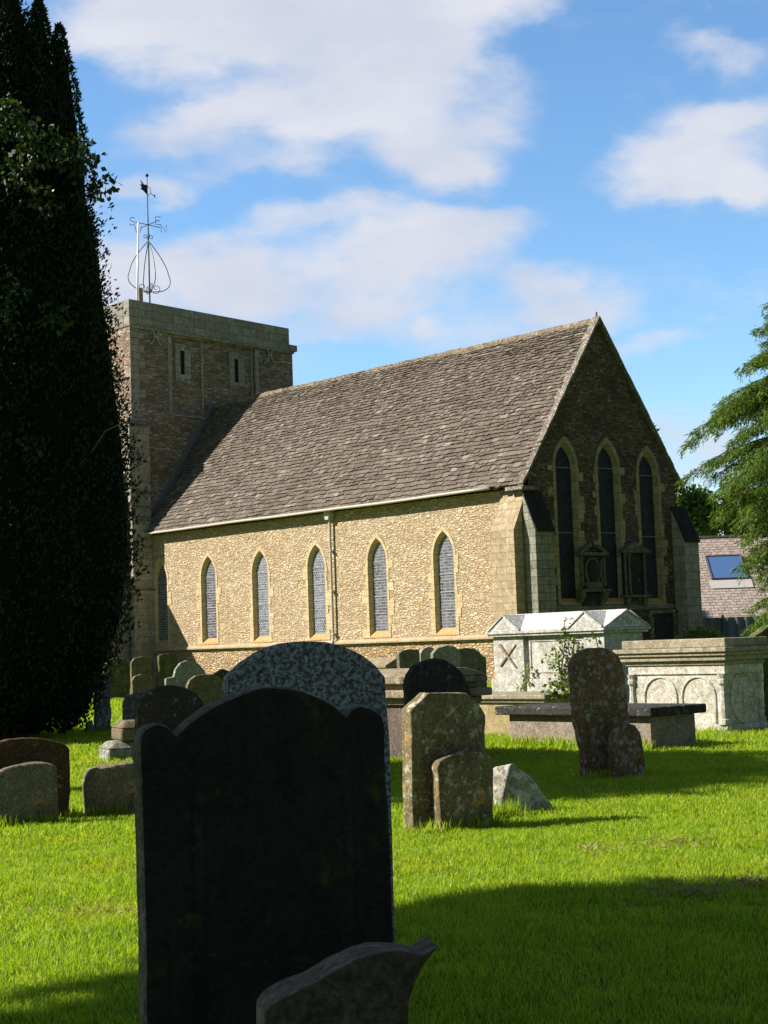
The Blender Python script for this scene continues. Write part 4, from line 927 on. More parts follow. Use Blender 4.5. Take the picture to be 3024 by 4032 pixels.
for u0, v0 in ((0.06, 0.02), (1.90, 0.02), (0.06, 0.9)):
    mb = MB(); pr = [(0.14, .085), (0.22, .085), (0.24, .06), (0.40, .075), (0.62, .05), (0.76, .048), (0.80, .075), (0.86, .075), (0.88, .06), (0.955, .085)]
    mb.tube([(u0, v0, z) for z, _ in pr], [q for _, q in pr], 8); mb.build("baluster", TM['cream'], t2, F)
mb = MB()
for z0, z1, e in ((1.10, 1.17, 0.03), (1.17, 1.25, 0.09), (1.25, 1.31, 0.13), (1.31, 1.385, 0.17)): mb.box(-e, 1.96+e, -e, 0.94+e, z0+.002, z1)
mb.build("cornice", TM['buff'], t2, F, bevel=0.012)
mb = MB(); mb.box(-0.08, 2.02, -0.06, 1.0, 1.387, 1.53); mb.build("slab", TM['buff'], t2, F, bevel=0.015)

# white monument with gabled roof
F = frame(4.99, 36.73)
wt = thing("roofed_tomb", "large white tomb with little gabled roof and climbing ivy", "tomb", tuple(F((0, 0, 0))))
mb = MB(); mb.box(-0.06, 2.40, -0.06, 1.34, -0.1, 0.66); mb.box(2.52, 3.58, -0.06, 1.34, -0.1, 0.66); mb.box(2.40, 2.52, 0.22, 1.3, -0.1, 0.66); mb.build("plinth", TM['white'], wt, F, bevel=0.015)
mb = MB(); mb.box(0, 0.62, 0, 1.28, 0.66, 1.70); mb.box(0.62, 2.40, 0.05, 1.24, 0.66, 1.70); mb.box(2.52, 3.52, 0, 1.28, 0.66, 1.70); mb.box(2.40, 2.52, 0.25, 1.1, 0.66, 1.70)
mb.build("body", TM['white'], wt, F, bevel=0.012)
mb = MB()
for (a, b2, c, d) in ((0.70, 2.32, 0.86, 1.56),):
    for q in ((a, b2, c-.05, c), (a, b2, d, d+.05), (a-.05, a, c-.05, d+.05), (b2, b2+.05, c-.05, d+.05)): mb.box(q[0], q[1], 0.028, 0.06, q[2], q[3])
mb.build("panel_moulding", TM['white'], wt, F)
mb = MB(); mb.tube([(2.78, -0.03, 0.95), (3.28, -0.03, 1.50)], [0.022, 0.045], 6); mb.tube([(3.30, -0.01, 0.98), (2.76, -0.01, 1.50)], [0.035, 0.018], 6); mb.build("crossed_torches", TM['rust'], wt, F)
mb = MB(); mb.box(-0.09, 3.60, -0.10, 1.38, 1.70, 1.76); mb.box(-0.13, 3.64, -0.14, 1.42, 1.762, 1.83); mb.build("cornice", TM['white'], wt, F, bevel=0.01)
zr = 2.25
mb = MB(); mb.prism([(-0.13, 1.832), (1.41, 1.832), (0.64, zr)], 'x', -0.12, 3.63)
def gablet(c, hw): mb.prism([(c-hw, 1.833), (c+hw, 1.833), (c, zr-0.015)], 'y', -0.135, 1.415)
gablet(3.02, 0.55); gablet(0.44, 0.55)
mb.build("gabled_roof", TM['roofw'], wt, F, bevel=0.008)
for c in (3.02, 0.44):
    mb = MB()
    mb.add([(c-0.28, -0.137, 1.87), (c+0.28, -0.137, 1.87), (c, -0.137, 2.09)], [(0, 1, 2)])
    mb.tube([(c-0.52, -0.14, 1.85), (c, -0.14, zr-.03), (c+0.52, -0.14, 1.85)], 0.03, 4)
    mb.build("gable_carving", TM['white'], wt, F)
mb = MB(); mb.add([(-0.122, 0.34, 1.88), (-0.122, 0.94, 1.88), (-0.122, 0.64, 2.1)], [(0, 1, 2)])
mb.tube([(-0.125, -.08, 1.85), (-0.125, .64, zr-.03), (-.125, 1.36, 1.85)], 0.03, 4)
mb.build("gable_carving", TM['white'], wt, F)

# ochre ledger tomb
F = frame(2.0, 26.9)
oc = thing("chest_tomb", "low ochre chest tomb between the cut cornered headstone and the white tomb", "tomb", tuple(F((0, 0, 0))))
mb = MB(); mb.box(-0.8, 2.0, 0, 1.1, -0.1, 0.56); mb.build("chest", TM['ochre'], oc, F, bevel=0.012)
mb = MB(); mb.box(-0.84, 2.05, -0.05, 1.15, 0.562, 0.62); mb.box(-0.9, 2.1, -0.10, 1.2, 0.622, 0.70); mb.build("slab", TM['buff'], oc, F, bevel=0.015)

# purple sided tomb with moulded lid
F = frame(0.61, 21.87)
pu = thing("chest_tomb", "tall chest tomb with layered tan lid behind the dark round headstone", "tomb", tuple(F((0, 0, 0))))
mb = MB(); mb.box(0, 2.1, 0, 0.72, -0.1, 0.76); mb.build("chest", TM['purple'], pu, F, bevel=0.01)
mb = MB(); mb.box(-0.16, 2.26, -0.16, 0.90, 0.86, 0.97); mb.box(-0.06, 2.16, -0.06, 0.80, 0.76, 0.86); mb.box(-0.02, 2.12, -0.02, 0.76, 0.972, 1.05); mb.build("lower_moulding", TM['lid'], pu, F, bevel=0.02)
mb = MB(); mb.box(-0.12, 2.22, -0.12, 0.86, 1.052, 1.14); mb.prism([(-0.12, 1.142), (0.86, 1.142), (0.72, 1.20), (0.5, 1.255), (0.37, 1.265), (0.24, 1.255), (0.02, 1.20)], 'x', -0.12, 2.22); mb.build("coped_lid", TM['lid'], pu, F, bevel=0.02)
# small tan coped tomb by the church wall
F = frame(-0.1, 45.0)
tn = thing("coped_tomb", "small tan coped tomb close to the church side wall", "tomb", tuple(F((0, 0, 0))))
mb = MB(); mb.box(0, 1.6, 0, 0.75, -0.1, 0.95); mb.build("chest", TM['lid'], tn, F, bevel=0.01)
mb = MB(); mb.prism([(-0.08, 0.952), (0.83, 0.952), (0.83, 1.02), (0.375, 1.24), (-0.08, 1.02)], 'x', -0.08, 1.68); mb.build("coped_lid", TM['lid'], tn, F, bevel=0.01)
# domed stone behind the arched panel tomb
mb = MB(); pts = [(-0.5, -0.1)]+[(0.5*-math.cos(t), 1.42+0.26*math.sin(t)) for t in np.linspace(0, math.pi, 14)]+[(0.5, -0.1)]
mb.prism(pts, 'y', 0, 0.3); dm = mb.build("headstone", SM['moss'], None, None, bevel=0.02); dm.location = (6.1, 31.0, 0); dm.rotation_euler = (0, 0, R(25))
tag(dm, "domed headstone topped with weeds behind the arched panel tomb", "headstone")
# off-frame trees on the sunny side: x, y, crown centre height, radii across, along and up
TREES_SHADE = [(-9.8, 6.7, 8.0, 1.9, 3.75, 1.5), (-9.8, 2.6, 8.0, 2.7, 3.4, 2.0), (-10.0, 18.8, 8.0, 3.0, 2.7, 2.1)]
SHADE_LABELS = ["dark evergreen tree left of the view, level with the black headstone's far side", "dark evergreen tree left of the photographer, nearest of the three", "dark evergreen tree left of the view, level with the leaning rusty headstone"]

# ------------------------------------------------------------------ yew
def yew(px_, py_, label):
    root = thing("yew_tree", label, "tree", (px_, py_, 0))
    parts = []; core = MB()
    pl = []   # plumes: x, y at foot, radius, top, lean
    rr = random.Random(21)
    for i in range(13):
        a = 2*math.pi*i/13+0.2; rad = 2.25+rr.uniform(-.15, .15); pl.append((rad*math.cos(a), rad*math.sin(a), 1.15, rr.uniform(12.2, 14.8)))
    for i in range(8):
        a = 2*math.pi*i/8; pl.append((1.3*math.cos(a), 1.3*math.sin(a), 1.0, rr.uniform(14.2, 16.8)))
    pl += [(0.1, 0, 1.0, 17.4), (0.5, -.4, .9, 16.6)]
    # the plumes whose tips show against the sky at the tree's right side
    tips = [(2.12, -0.8, 0.60, 14.2), (1.74, -0.9, 0.60, 14.75), (1.40, -0.9, 0.52, 14.35), (0.85, -1.0, 0.7, 15.6)]; pl += tips
    def width(z):
        zs = [0.0, 0.4, 1.1, 1.9, 2.65, 3.8, 5.6, 7.0, 8.9, 10.5, 11.4, 13.0, 15.0, 18.0]; ws = [0.62, 0.74, 0.80, 0.89, 0.99, 1.03, 0.99, 0.93, 0.83, 0.75, 0.67, 0.58, 0.54, 0.48]
        return np.interp(z, zs, ws)
    for j, (x, y, r0, top) in enumerate(pl):
        n = int(11000*(r0/1.0)*(top/14)); t = RNG.random(n)**1.15; z = 0.1+t*(top-0.1)
        a = RNG.random(n)*2*math.pi
        sh = np.clip((top-z)/3.6, 0, 1)**0.75
        sh = np.where(z < 1.0, sh*(0.7+0.3*z), sh)
        lump = np.array([mnoise.noise(Vector((math.cos(q)*1.6+x*3, math.sin(q)*1.6+y*3, zz*0.85+j))) for q, zz in zip(a, z)])
        lump2 = np.array([mnoise.noise(Vector((math.cos(q)*3+x, math.sin(q)*3+y, zz*2.6+j*3))) for q, zz in zip(a, z)])
        rad = r0*sh*np.interp(z, [0, .35, 1.2, 3, 6], [.6, .7, .85, 1, 1])*(1+0.34*lump+0.34*lump2)*(0.74+0.28*RNG.random(n))
        spire = (x, y, r0, top) in tips
        wv = np.ones(n) if spire else width(z)
        if spire: z = 8.0+(top-8.0)*(z/top); rad = r0*np.clip((top-z)/3.2, 0, 1)**0.75*(1+0.25*lump+0.28*lump2)
        p = np.stack([px_+x*wv+rad*np.cos(a), py_+y*wv+rad*np.sin(a), z], 1)
        d = np.stack([np.cos(a)*0.5, np.sin(a)*0.5, np.full(n, 0.9)], 1)
        parts.append(leaf_quads(p, d, RNG.uniform(0.06, 0.13, n), RNG.uniform(0.03, 0.05, n), 0.45))
        m = n//5   # sprigs standing off the outline
        k = RNG.integers(0, n, m); parts.append(leaf_quads(p[k], d[k]*np.array([1.5, 1.5, 0.7]), RNG.uniform(0.07, 0.14, m), RNG.uniform(0.03, 0.045, m), 0.45))
        pts = []; rs = []
        for zz in np.linspace(0.5, top-0.7, 14):
            wq = 1.0 if spire else width(zz); zq = 8.0+(top-8.0)*(zz/top) if spire else zz
            pts.append((px_+x*wq, py_+y*wq, zq)); rs.append(max(0.04, r0*0.80*float(np.interp(zq, [0, .35, 1.2, 3], [.5, .6, .8, 1]))*min(1, max(0, (top-zq)/3.6))**0.75))
        core.tube(pts, rs, 8)
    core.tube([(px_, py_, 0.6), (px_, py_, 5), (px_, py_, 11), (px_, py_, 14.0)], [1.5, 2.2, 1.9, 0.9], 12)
    mt = leaf_mat("yew_foliage", [(0.010, 0.020, 0.010), (0.016, 0.030, 0.013), (0.024, 0.042, 0.017), (0.013, 0.024, 0.014)], 0.12, 0.6, 0.2)
    v, f = join(parts); cr = big_mesh("crown", v, f, mt, root)
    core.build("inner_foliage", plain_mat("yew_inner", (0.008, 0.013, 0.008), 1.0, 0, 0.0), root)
    tb = MB(); tb.tube([(px_, py_, -0.2), (px_, py_, 1.0), (px_+.1, py_, 3)], [0.55, 0.42, 0.35], 10); tb.build("trunk", stone_mat("yew_bark", (0.09, 0.05, 0.035), (0.04, 0.025, 0.02), (0.1, 0.1, 0.08), 0.1, 0), root)
    return root
YX, YY = -8.3, 31.6
yew(YX, YY, "tall dark columnar yew tree at the left edge with several upright spires")

# ivy growing through the yew
def ivy_clumps(name, label, clumps, mat, size, group=None, stems=None, stem_mat=None):
    parts = []
    for (x, y, z, r, n) in clumps:
        d = RNG.normal(0, 1, (n, 3)); d /= np.linalg.norm(d, axis=1, keepdims=True)
        p = np.array([x, y, z])+d*r*RNG.random((n, 1))**0.5*np.array([1, 0.55, 1.0])
        dd = d*0.6+np.array([0, -0.3, -0.45])
        parts.append(leaf_quads(p, dd, RNG.uniform(0.7, 1.3, n)*size, RNG.uniform(0.6, 0.95, n)*size, 0.5, 0.3))
    v, f = join(parts)
    root = thing(name, label, "ivy", tuple(np.mean([c[:3] for c in clumps], axis=0)[:2])+(0.0,), group)
    big_mesh("leaves", v, f, mat, root)
    if stems:
        mb = MB()
        for pts, r in stems: mb.tube(pts, r, 5)
        mb.build("stems", stem_mat, root)
    return root
ivym = leaf_mat("ivy_leaves_in_yew", [(0.018, 0.034, 0.011), (0.028, 0.05, 0.015), (0.042, 0.072, 0.02), (0.07, 0.105, 0.03)], 0.25, 0.45, 0.4)
def yface(pxd, z, extra=0.15):   # a point on the crown's near side, given metres right of the trunk
    return (YX+pxd, YY-math.sqrt(max(0.2, 2.95**2-min(pxd, 2.9)**2))-extra, z)
cl = []
rr = random.Random(31)
for (dx, z, r, n) in ((0.9, 11.4, 0.35, 130), (1.5, 11.7, 0.45, 200), (2.0, 11.3, 0.45, 200), (2.5, 11.3, 0.4, 150), (1.7, 10.7, 0.4, 110), (2.65, 11.25, 0.40, 130), (2.95, 10.95, 0.28, 70), (2.7, 10.6, 0.28, 50), (2.1, 10.2, 0.3, 60), (1.2, 10.9, .3, 70),
                      (1.4, 7.9, 0.28, 60), (1.55, 8.4, .3, 60), (2.2, 8.0, 0.32, 90), (1.05, 8.6, 0.25, 40), (0.9, 5.9, 0.35, 110), (0.75, 5.3, 0.35, 100), (1.3, 5.6, 0.3, 60), (1.15, 6.3, 0.28, 60), (1.8, 5.5, .25, 30)):
    x, y, zz = yface(dx, z); cl.append((x, y, zz, r, n))
ivy_clumps("climbing_ivy", "light green ivy sprouting from the dark yew tree", cl, ivym, 0.13)
mb = MB(); p0 = yface(2.2, 6.45); mb.tube([(-5.45, 29.6, 5.45), (-5.1, 29.0, 5.72), (-4.8, 28.9, 5.84), (-4.5, 28.9, 5.85)], [0.014, 0.012, 0.010, 0.006], 5)
tw_ = mb.build("bare_twig", plain_mat("pale_bark", (0.16, 0.145, 0.12), 0.8), None); tag(tw_, "bare pale twig poking out of the yew tree", "twig")

# ivy on the white roofed tomb
F = frame(4.99, 36.73)
vm = leaf_mat("yellow_green_ivy", [(0.04, 0.075, 0.012), (0.09, 0.14, 0.02), (0.20, 0.24, 0.035), (0.13, 0.19, 0.03), (0.30, 0.33, 0.07)], 0.3, 0.5, 0.3)
cl = []; stems = []
def at_t(u, v, z): p = F((u, v, z)); return (p.x, p.y, p.z)
for (u, z, r, n) in ((1.05, 1.95, .13, 30), (1.12, 1.8, .15, 34), (1.0, 1.62, .15, 34), (1.2, 1.55, .15, 34), (0.85, 1.5, .1, 20), (0.83, 1.3, .12, 26), (1.3, 1.35, .18, 50), (1.25, 1.15, .2, 60), (1.45, 1.05, .2, 60), (1.35, .85, .22, 70), (1.2, .7, .2, 60), (1.4, .6, .22, 60),
                     (0.75, 1.3, .1, 18), (0.3, 1.58, .09, 18), (0.22, 1.66, .06, 10), (1.8, 1.1, .1, 16), (1.6, 1.25, .13, 24), (2.3, .95, .12, 26), (2.42, .8, .12, 30), (2.3, .65, .12, 26), (2.6, .45, .13, 24), (1.0, 2.1, .1, 14)):
    cl.append(at_t(u, -0.10, z)+(r*.85, int(n*.5)))
cl += [(3.0, 26.4, 0.78, 0.16, 60), (2.7, 26.3, 0.76, 0.16, 60), (3.35, 26.5, 0.80, 0.16, 40)]
stems = [([at_t(1.3, -.08, 0.1), at_t(1.25, -.09, .9), at_t(1.1, -.09, 1.5), at_t(1.05, -.14, 2.0)], [.025, .02, .014, .008]), ([at_t(1.3, -.08, 0.5), at_t(0.9, -.08, 1.1), at_t(0.8, -.08, 1.6)], [.018, .012, .008])]
ivy_clumps("climbing_ivy", "yellow green ivy climbing the side of the white roofed tomb", cl, vm, 0.085, None, stems, plain_mat("ivy_stem", (0.12, 0.09, 0.06), 0.9))
# weeds on the domed headstone
cl = [(6.1+dx, 31.05+dx*.4, 1.69-1.0*dx*dx, .1, 40) for dx in np.linspace(-.42, .42, 9)]
wd = ivy_clumps("weeds", "tuft of small weeds growing on top of the domed headstone", cl, vm, 0.06); wd["category"] = "weeds"

# ------------------------------------------------------------------ cedar at the right
def cedar(cx, cy, label, H=15.2):
    root = thing("cedar_tree", label, "tree", (cx, cy, 0))
    rr = random.Random(77); parts = []; limbs = MB()
    limbs.tube([(cx, cy, -0.2), (cx+.05, cy, 5), (cx-.05, cy, 10), (cx, cy, H)], [0.42, 0.34, 0.2, 0.04], 9)
    z = 2.4
    while z < H-0.4:
        for k in range(3):
            a = rr.uniform(0, 2*math.pi)
            if k == 0: a = math.pi+rr.uniform(-0.75, 0.75)
            L = np.interp(z, [2, 5.6, 6.6, 7.5, 9.8, 11.2, 12.5, 14, 15.5], [3.4, 3.8, 4.4, 5.2, 5.0, 3.6, 2.4, 1.5, 0.5])*rr.uniform(0.7, 1.05)
            if z < 5.6 and abs(a-math.pi) < 1.2: L = min(L, 4.1)
            dx, dy = math.cos(a), math.sin(a); pts = []; rise = rr.uniform(0.08, 0.3)
            n = 9
            for i in range(n):
                t = i/(n-1); pts.append(Vector((cx+dx*L*t, cy+dy*L*t, z+L*rise*math.sin(t*math.pi*0.62)*0.6-L*0.33*t**1.7)))
            limbs.tube(pts, [0.05*(1-0.85*i/(n-1))*(0.5+L/8) for i in range(n)], 5)
            nb = int(L*8.0)
            for b in range(nb):
                t = 0.18+0.82*(b+rr.random())/nb; i = min(n-2, int(t*(n-1))); u_ = t*(n-1)-i; p = pts[i].lerp(pts[i+1], u_)
                sg = 1 if b % 2 else -1; sp = rr.uniform(0.45, 0.95); bl = (0.35+0.95*(1-t)*min(1, L/4))*rr.uniform(0.7, 1.2)
                da = a+sg*sp; d = Vector((math.cos(da), math.sin(da), rr.uniform(-0.25, 0.08)))
                m = max(3, int(bl*9))
                for q in range(m):
                    s = (q+0.5)/m; c = p+d*bl*s+Vector((0, 0, -0.25*bl*s*s))
                    hl = rr.uniform(0.08, 0.42)*(0.6+0.6*s)   # hanging spray
                    k2 = 10; hs = np.linspace(0.05, 1, k2)
                    base = np.array(c)[None, :]+np.stack([RNG.normal(0, .035, k2), RNG.normal(0, .035, k2), -hl*hs], 1)
                    dd = np.tile(np.array([d.x*0.6, d.y*0.6, -0.6]), (k2, 1))
                    parts.append(leaf_quads(base, dd, RNG.uniform(0.12, 0.26, k2), RNG.uniform(0.022, 0.038, k2), 0.32, .1))
        z += rr.uniform(0.21, 0.35)
    v, f = join(parts)
    big_mesh("crown", v, f, leaf_mat("cedar_needles", [(0.035, 0.075, 0.014), (0.06, 0.12, 0.018), (0.11, 0.175, 0.026), (0.18, 0.245, 0.035), (0.045, 0.09, 0.018)], 0.38, 0.55, 0.2), root)
    limbs.build("trunk", stone_mat("cedar_bark", (0.11, 0.085, 0.06), (0.05, 0.04, 0.03), (0.2, 0.2, 0.17), 0.2, 0), root)
    return root
cedar(15.25, 52.0, "drooping green cedar tree at the right edge in front of the slate roof")

# ------------------------------------------------------------------ leafy trees
def leafy(name, x, y, z0, zc, rx, rz, n, size, mat, label, cat="tree", group=None, seed=1, trunk=0.25, core=0.0, ry=None):
    root = thing(name, label, cat, (x, y, 0), group); rr = random.Random(seed); parts = []; ry = ry or rx
    tb = MB(); tb.tube([(x, y, -0.2), (x+.05, y, zc*0.5), (x, y, zc+rz*0.4)], [trunk, trunk*0.8, trunk*0.3], 9)
    for i in range(22):
        a = rr.uniform(0, 2*math.pi); e = rr.uniform(-0.5, 1.2); q = rr.uniform(0.5, 0.85)
        c = Vector((x+rx*q*math.cos(a)*math.cos(e), y+ry*q*math.sin(a)*math.cos(e), zc+rz*q*math.sin(e)))
        s = Vector((x, y, max(z0, c.z-rr.uniform(0.8, 2.5)))); mid = s.lerp(c, 0.5)+Vector((0, 0, 0.2))
        tb.tube([s, mid, c], [trunk*0.3, trunk*0.18, trunk*0.05], 5)
        m = n//22; d = RNG.normal(0, 1, (m, 3)); d /= np.linalg.norm(d, axis=1, keepdims=True)
        cr = rr.uniform(0.32, 0.52); p = np.array(c)+d*np.array([rx, ry, rz])*cr*(RNG.random((m, 1))**0.4)
        dd = d*0.7+np.array([0, 0, -0.2]); parts.append(leaf_quads(p, dd, RNG.uniform(0.7, 1.35, m)*size, RNG.uniform(0.4, 0.7, m)*size, 0.5, 0.25))
    if core:
        mb = MB(); mb.ball((x, y, zc), 1.0, 14, 10, 1.0, 0.2); mb.v = [Vector((x+(p.x-x)*rx*core, y+(p.y-y)*ry*core, zc+(p.z-zc)*rz*core)) for p in mb.v]
        mb.build("inner_foliage", plain_mat("inner_leaf_mass", (0.02, 0.03, 0.01), 1, 0, 0), root)
    v, f = join(parts); big_mesh("crown", v, f, mat, root)
    tb.build("trunk", stone_mat("tree_bark", (0.12, 0.10, 0.075), (0.06, 0.05, 0.04), (0.2, 0.2, 0.16), 0.3, 0), root)
    return root
lm1 = leaf_mat("green_leaves", [(0.06, 0.11, 0.02), (0.09, 0.16, 0.03), (0.13, 0.20, 0.04), (0.07, 0.13, 0.025)], 0.35, 0.5, 0.25)
lm2 = leaf_mat("autumn_tinged_leaves", [(0.06, 0.075, 0.02), (0.10, 0.11, 0.03), (0.16, 0.12, 0.04), (0.08, 0.10, 0.025)], 0.35, 0.5, 0.25)
leafy("broadleaf_tree", 15.3, 95, 4, 12.6, 1.3, 2.2, 4000, 0.30, lm2, "tree tip showing past the right slope of the gable", seed=4)
leafy("broadleaf_tree", 19.0, 97, 2, 8.6, 1.7, 2.2, 6000, 0.30, lm1, "green tree between the gable and the cedar", seed=5)
leafy("broadleaf_tree", 22.6, 98.5, 2, 8.4, 2.2, 2.3, 6000, 0.30, lm2, "brown tinged tree behind the slate roofed house", seed=6)
# trees beside the photographer: they shade the near headstones and grass
dk = leaf_mat("dense_dark_leaves", [(0.015, 0.03, 0.010), (0.025, 0.045, 0.013), (0.035, 0.06, 0.018)], 0.15, 0.6, 0.2)
for i, (x, y, zc, rx, ry, rz) in enumerate(TREES_SHADE):
    leafy("evergreen_tree", x, y, 3, zc, rx, rz, 16000, 0.30, dk, SHADE_LABELS[i], seed=50+i, trunk=0.35, core=0.86, ry=ry)

# ------------------------------------------------------------------ house and fence at the right
hz = thing("house", "house with brown slate roof and a skylight behind the cedar", "house", (22, 90, 0))
slate = None
def slate_mat():
    m, nt, out = new_mat("brown_slate_roof"); uv = nt.node('ShaderNodeUVMap').outputs[0]
    br = nt.node('ShaderNodeTexBrick'); nt.put(br.inputs['Vector'], uv); br.offset = 0.5
    br.inputs['Color1'].default_value = (0.41, 0.335, 0.295, 1); br.inputs['Color2'].default_value = (0.29, 0.23, 0.20, 1); br.inputs['Mortar'].default_value = (0.10, 0.07, 0.06, 1)
    br.inputs['Scale'].default_value = 1.0; br.inputs['Mortar Size'].default_value = 0.016; br.inputs['Brick Width'].default_value = 0.36; br.inputs['Row Height'].default_value = 0.17
    n = nt.noise(uv, 4, 6, 0.65); c = nt.mix(nt.math('MULTIPLY', nt.step(n, 0.45, 0.65), 0.5), br.outputs[0], (0.50, 0.43, 0.385))
    principled(nt, out, c, 0.9, nt.bump(nt.math('SUBTRACT', n, br.outputs['Fac']), 0.8, 0.03), 0.2); return m
mb = MB(); mb.add([(14.5, 83.0, 2.2), (40, 83.0, 2.2), (40, 88.4, 6.95), (14.5, 88.4, 6.95)], [(0, 1, 2, 3)]); mb.add([(14.5, 94, 2.2), (40, 94, 2.2), (40, 88.4, 6.95), (14.5, 88.4, 6.95)], [(0, 1, 2, 3)])
mb.add([(14.5, 83.0, 2.05), (40, 83.0, 2.05), (40, 83.0, 2.2), (14.5, 83.0, 2.2)], [(0, 1, 2, 3)])
hr_ = mb.build("roof", slate_mat(), hz)
mb = MB(); mb.box(14.4, 40, 88.28, 88.52, 6.92, 7.03); mb.build("ridge_tiles", TM['buff'], hr_)
mb = MB(); mb.box(15, 39.5, 83.5, 93.5, -0.1, 2.4); mb.prism([(83.5, 2.4), (93.5, 2.4), (88.4, 6.8)], 'x', 15, 15.2); mb.build("wall", stone_mat("house_wall_stone", (0.4, 0.33, 0.22), (0.3, 0.24, 0.16)), hz)
def roofp(x, z, off): # on the near slope
    t = (z-2.2)/4.75; return Vector((x, 83.0+5.4*t-off*0.66, z+off*0.75))
mb = MB(); P4 = [roofp(17.55, 4.55, .07), roofp(19.15, 4.55, .07), roofp(19.5, 5.65, .07), roofp(18.1, 5.65, .07)]
P4 = [roofp(17.6, 4.45, .09), roofp(19.5, 4.45, .09), roofp(19.5, 5.75, .09), roofp(17.6, 5.75, .09)]
mb.add(P4, [(0, 1, 2, 3)])
def sky_glass():
    m, nt, out = new_mat("skylight_glass"); principled(nt, out, (0.07, 0.14, 0.32), 0.08, None, 0.8); return m
skl = mb.build("skylight", sky_glass(), hr_)
mb = MB(); fr_ = plain_mat("skylight_frame", (0.10, 0.10, 0.11), 0.5)
for a, b in ((0, 1), (1, 2), (2, 3), (3, 0)): mb.tube([P4[a], P4[b]], 0.06, 4)
mb.build("frame", fr_, skl)
mb = MB(); mb.add([roofp(17.4, 3.95, .05), roofp(19.7, 3.95, .05), roofp(19.7, 4.4, .06), roofp(17.4, 4.4, .06)], [(0, 1, 2, 3)]); mb.build("flashing", plain_mat("pale_lead", (0.5, 0.47, 0.46), 0.7), skl)

fe = thing("fence", "dark corrugated metal fence in front of the slate roofed house", "fence", (16, 72, 0))
mb = MB(); xs = np.arange(12.5, 30, 0.105); vs = []; 
for i, x in enumerate(xs):
    d = 0.035 if (i//2) % 2 else 0.0; vs += [(x, 72+d, 0.0), (x, 72+d, 2.30)]
mb.add(vs, [(2*i, 2*i+2, 2*i+3, 2*i+1) for i in range(len(xs)-1)]); mb.build("panel", plain_mat("dark_green_grey_sheet", (0.17, 0.20, 0.20), 0.5, 0.0, 0.3), fe)
for x in (13.0, 15.2, 17.2, 19.4, 21.6):
    mb = MB(); mb.box(x-.05, x+.05, 71.93, 71.99, 0, 2.42); mb.build("post", plain_mat("fence_post", (0.12, 0.13, 0.135), 0.6), fe)

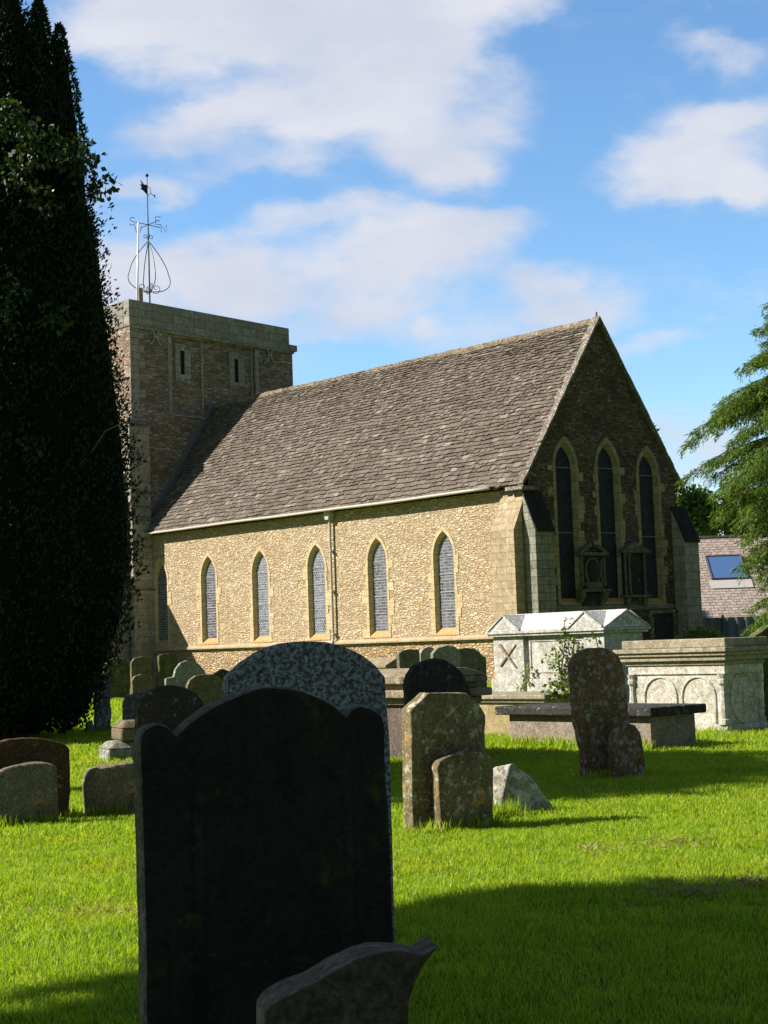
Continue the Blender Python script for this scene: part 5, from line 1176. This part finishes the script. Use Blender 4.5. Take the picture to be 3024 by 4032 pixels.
# ------------------------------------------------------------------ grass
def grass():
    parts = []
    def zone(y0, y1, dens, hgt, wid, half, mg=1.7):
        half = 0.27; area = (y1-y0)*(half*(y0+y1)+2*mg)
        n = int(area*dens); y = RNG.uniform(y0, y1, int(n*1.15)); 
        # denser towards the far side where the view is wider
        keep = RNG.random(len(y)) < (half*y+mg)/(half*y1+mg); y = y[keep]; x = RNG.uniform(-1, 1, len(y))*(half*y+mg)
        n = len(y)
        cl = np.array([mnoise.noise(Vector((a*1.3, b*1.3, 0)))+0.6*mnoise.noise(Vector((a*4.5, b*4.5, 3))) for a, b in zip(x, y)])
        h = hgt*(0.75+0.5*RNG.random(n))*(1+0.55*cl); w_ = wid*RNG.uniform(0.7, 1.2, n)
        a = RNG.random(n)*2*math.pi; lean = RNG.uniform(0.15, 1.15, n)*h
        lx = np.cos(a)*lean; ly = np.sin(a)*lean
        b = RNG.random(n)*2*math.pi; sx, sy = np.cos(b)*w_/2, np.sin(b)*w_/2
        z0 = np.full(n, -0.005)
        V = np.stack([np.stack([x-sx, y-sy, z0], 1), np.stack([x+sx, y+sy, z0], 1),
                      np.stack([x+lx*.4+sx*.8, y+ly*.4+sy*.8, h*.6], 1), np.stack([x+lx*.4-sx*.8, y+ly*.4-sy*.8, h*.6], 1),
                      np.stack([x+lx+sx*.12, y+ly+sy*.12, h*.95], 1), np.stack([x+lx-sx*.12, y+ly-sy*.12, h*.95], 1)], 1).reshape(-1, 3)
        i = np.arange(n)*6
        Fc = np.concatenate([np.stack([i, i+1, i+2, i+3], 1), np.stack([i+3, i+2, i+4, i+5], 1)])
        parts.append((V, Fc))
    zone(3.0, 9.0, 5200, 0.038, 0.0042, 0.33)
    zone(9.0, 14.0, 3600, 0.040, 0.0055, 0.32)
    zone(14.0, 22.0, 1900, 0.046, 0.0085, 0.31)
    zone(22.0, 36.0, 500, 0.06, 0.014, 0.30)
    zone(36.0, 62.0, 110, 0.09, 0.03, 0.29)
    v, f = join(parts)
    m = leaf_mat("grass_blades", [(0.14, 0.24, 0.011), (0.27, 0.39, 0.016), (0.38, 0.49, 0.026), (0.19, 0.31, 0.013), (0.54, 0.58, 0.09)], 0.5, 0.5, 0.25, (1.35, 1.4, 0.45), patch=(0.8, (0.42, 0.42, 0.03), 0.5))
    o = big_mesh("grass", v, f, m); kind(o, "stuff")
    # longer tufts round the feet of the stones
    parts.clear()
    for key, (pos, yaw, th, prof) in STONES.items():
        if pos[1] > 36: continue
        s = [p[0] for p in prof]; s0, s1 = min(s)-.06, max(s)+.06; n = int((s1-s0)*(420 if pos[1] < 20 else 160))
        t = RNG.uniform(s0, s1, n); d = np.where(RNG.random(n) < .75, RNG.uniform(-.10, -.01, n), th+RNG.uniform(.01, .1, n))
        c, sn = math.cos(R(yaw)), math.sin(R(yaw)); off = -0.14 if key in ('cham', 'brown') else 0.0
        x = pos[0]+c*t-sn*(d+off); y = pos[1]+sn*t+c*(d+off)
        h = RNG.uniform(0.06, 0.17, n); p = np.stack([x, y, np.zeros(n)-.005], 1)
        parts.append(leaf_quads(p, np.tile([0, 0, 1.0], (n, 1)), h, RNG.uniform(.006, .011, n)*(1.5 if pos[1] > 20 else 1), 0.28, 0.1))
    F_ = frame(3.64, 22.39)
    n = 900; u_ = RNG.uniform(-.1, 2.8, n); q = F_((0, 0, 0)); p = np.array([list(F_((a, -0.02-abs(b), -0.005))) for a, b in zip(u_, RNG.normal(0, .12, n))])
    parts.append(leaf_quads(p, np.tile([0, 0, 1.0], (n, 1)), RNG.uniform(.08, .24, n), RNG.uniform(.01, .018, n), 0.3, .1))
    F_ = frame(5.39, 25.59)
    p = np.array([list(F_((a, -0.04-abs(b), -0.005))) for a, b in zip(RNG.uniform(-.1, 2.0, 400), RNG.normal(0, .08, 400))])
    parts.append(leaf_quads(p, np.tile([0, 0, 1.0], (400, 1)), RNG.uniform(.06, .16, 400), RNG.uniform(.01, .018, 400), 0.3, .1))
    n = 260; p = np.stack([RNG.normal(0.98, .10, n), RNG.normal(14.62, .07, n), np.zeros(n)], 1)
    parts.append(leaf_quads(p, np.tile([0, 0, 1.0], (n, 1)), RNG.uniform(.1, .24, n), RNG.uniform(.006, .012, n), 0.35, .1))
    v, f = join(parts); o = big_mesh("long_grass", v, f, m); kind(o, "stuff")
grass()

# withered patches in the lawn
def withered():
    parts = []
    for (x, y, r, n) in ((1.85, 10.05, 0.16, 260), (2.28, 10.25, 0.13, 200), (2.1, 12.3, 0.15, 150), (1.5, 12.1, 0.10, 80), (-1.75, 12.2, 0.14, 120), (-1.9, 10.0, 0.16, 120), (2.0, 17.2, 0.25, 160), (1.6, 21.6, 0.4, 260)):
        p = np.stack([x+RNG.normal(0, r, n), y+RNG.normal(0, r*0.9, n), RNG.uniform(0.005, 0.04, n)], 1)
        d = np.stack([RNG.normal(0, 1, n), RNG.normal(0, 1, n), RNG.uniform(0, .7, n)], 1)
        parts.append(leaf_quads(p, d/np.linalg.norm(d, axis=1, keepdims=True), RNG.uniform(.03, .075, n), RNG.uniform(.004, .016, n), .3, .2))
    v, f = join(parts)
    kind(big_mesh("dead_grass", v, f, leaf_mat("withered_grass", [(0.30, 0.20, 0.10), (0.42, 0.32, 0.16), (0.20, 0.13, 0.07), (0.5, 0.42, 0.24)], 0.2, 0.8, 0.1)), "stuff")
withered()
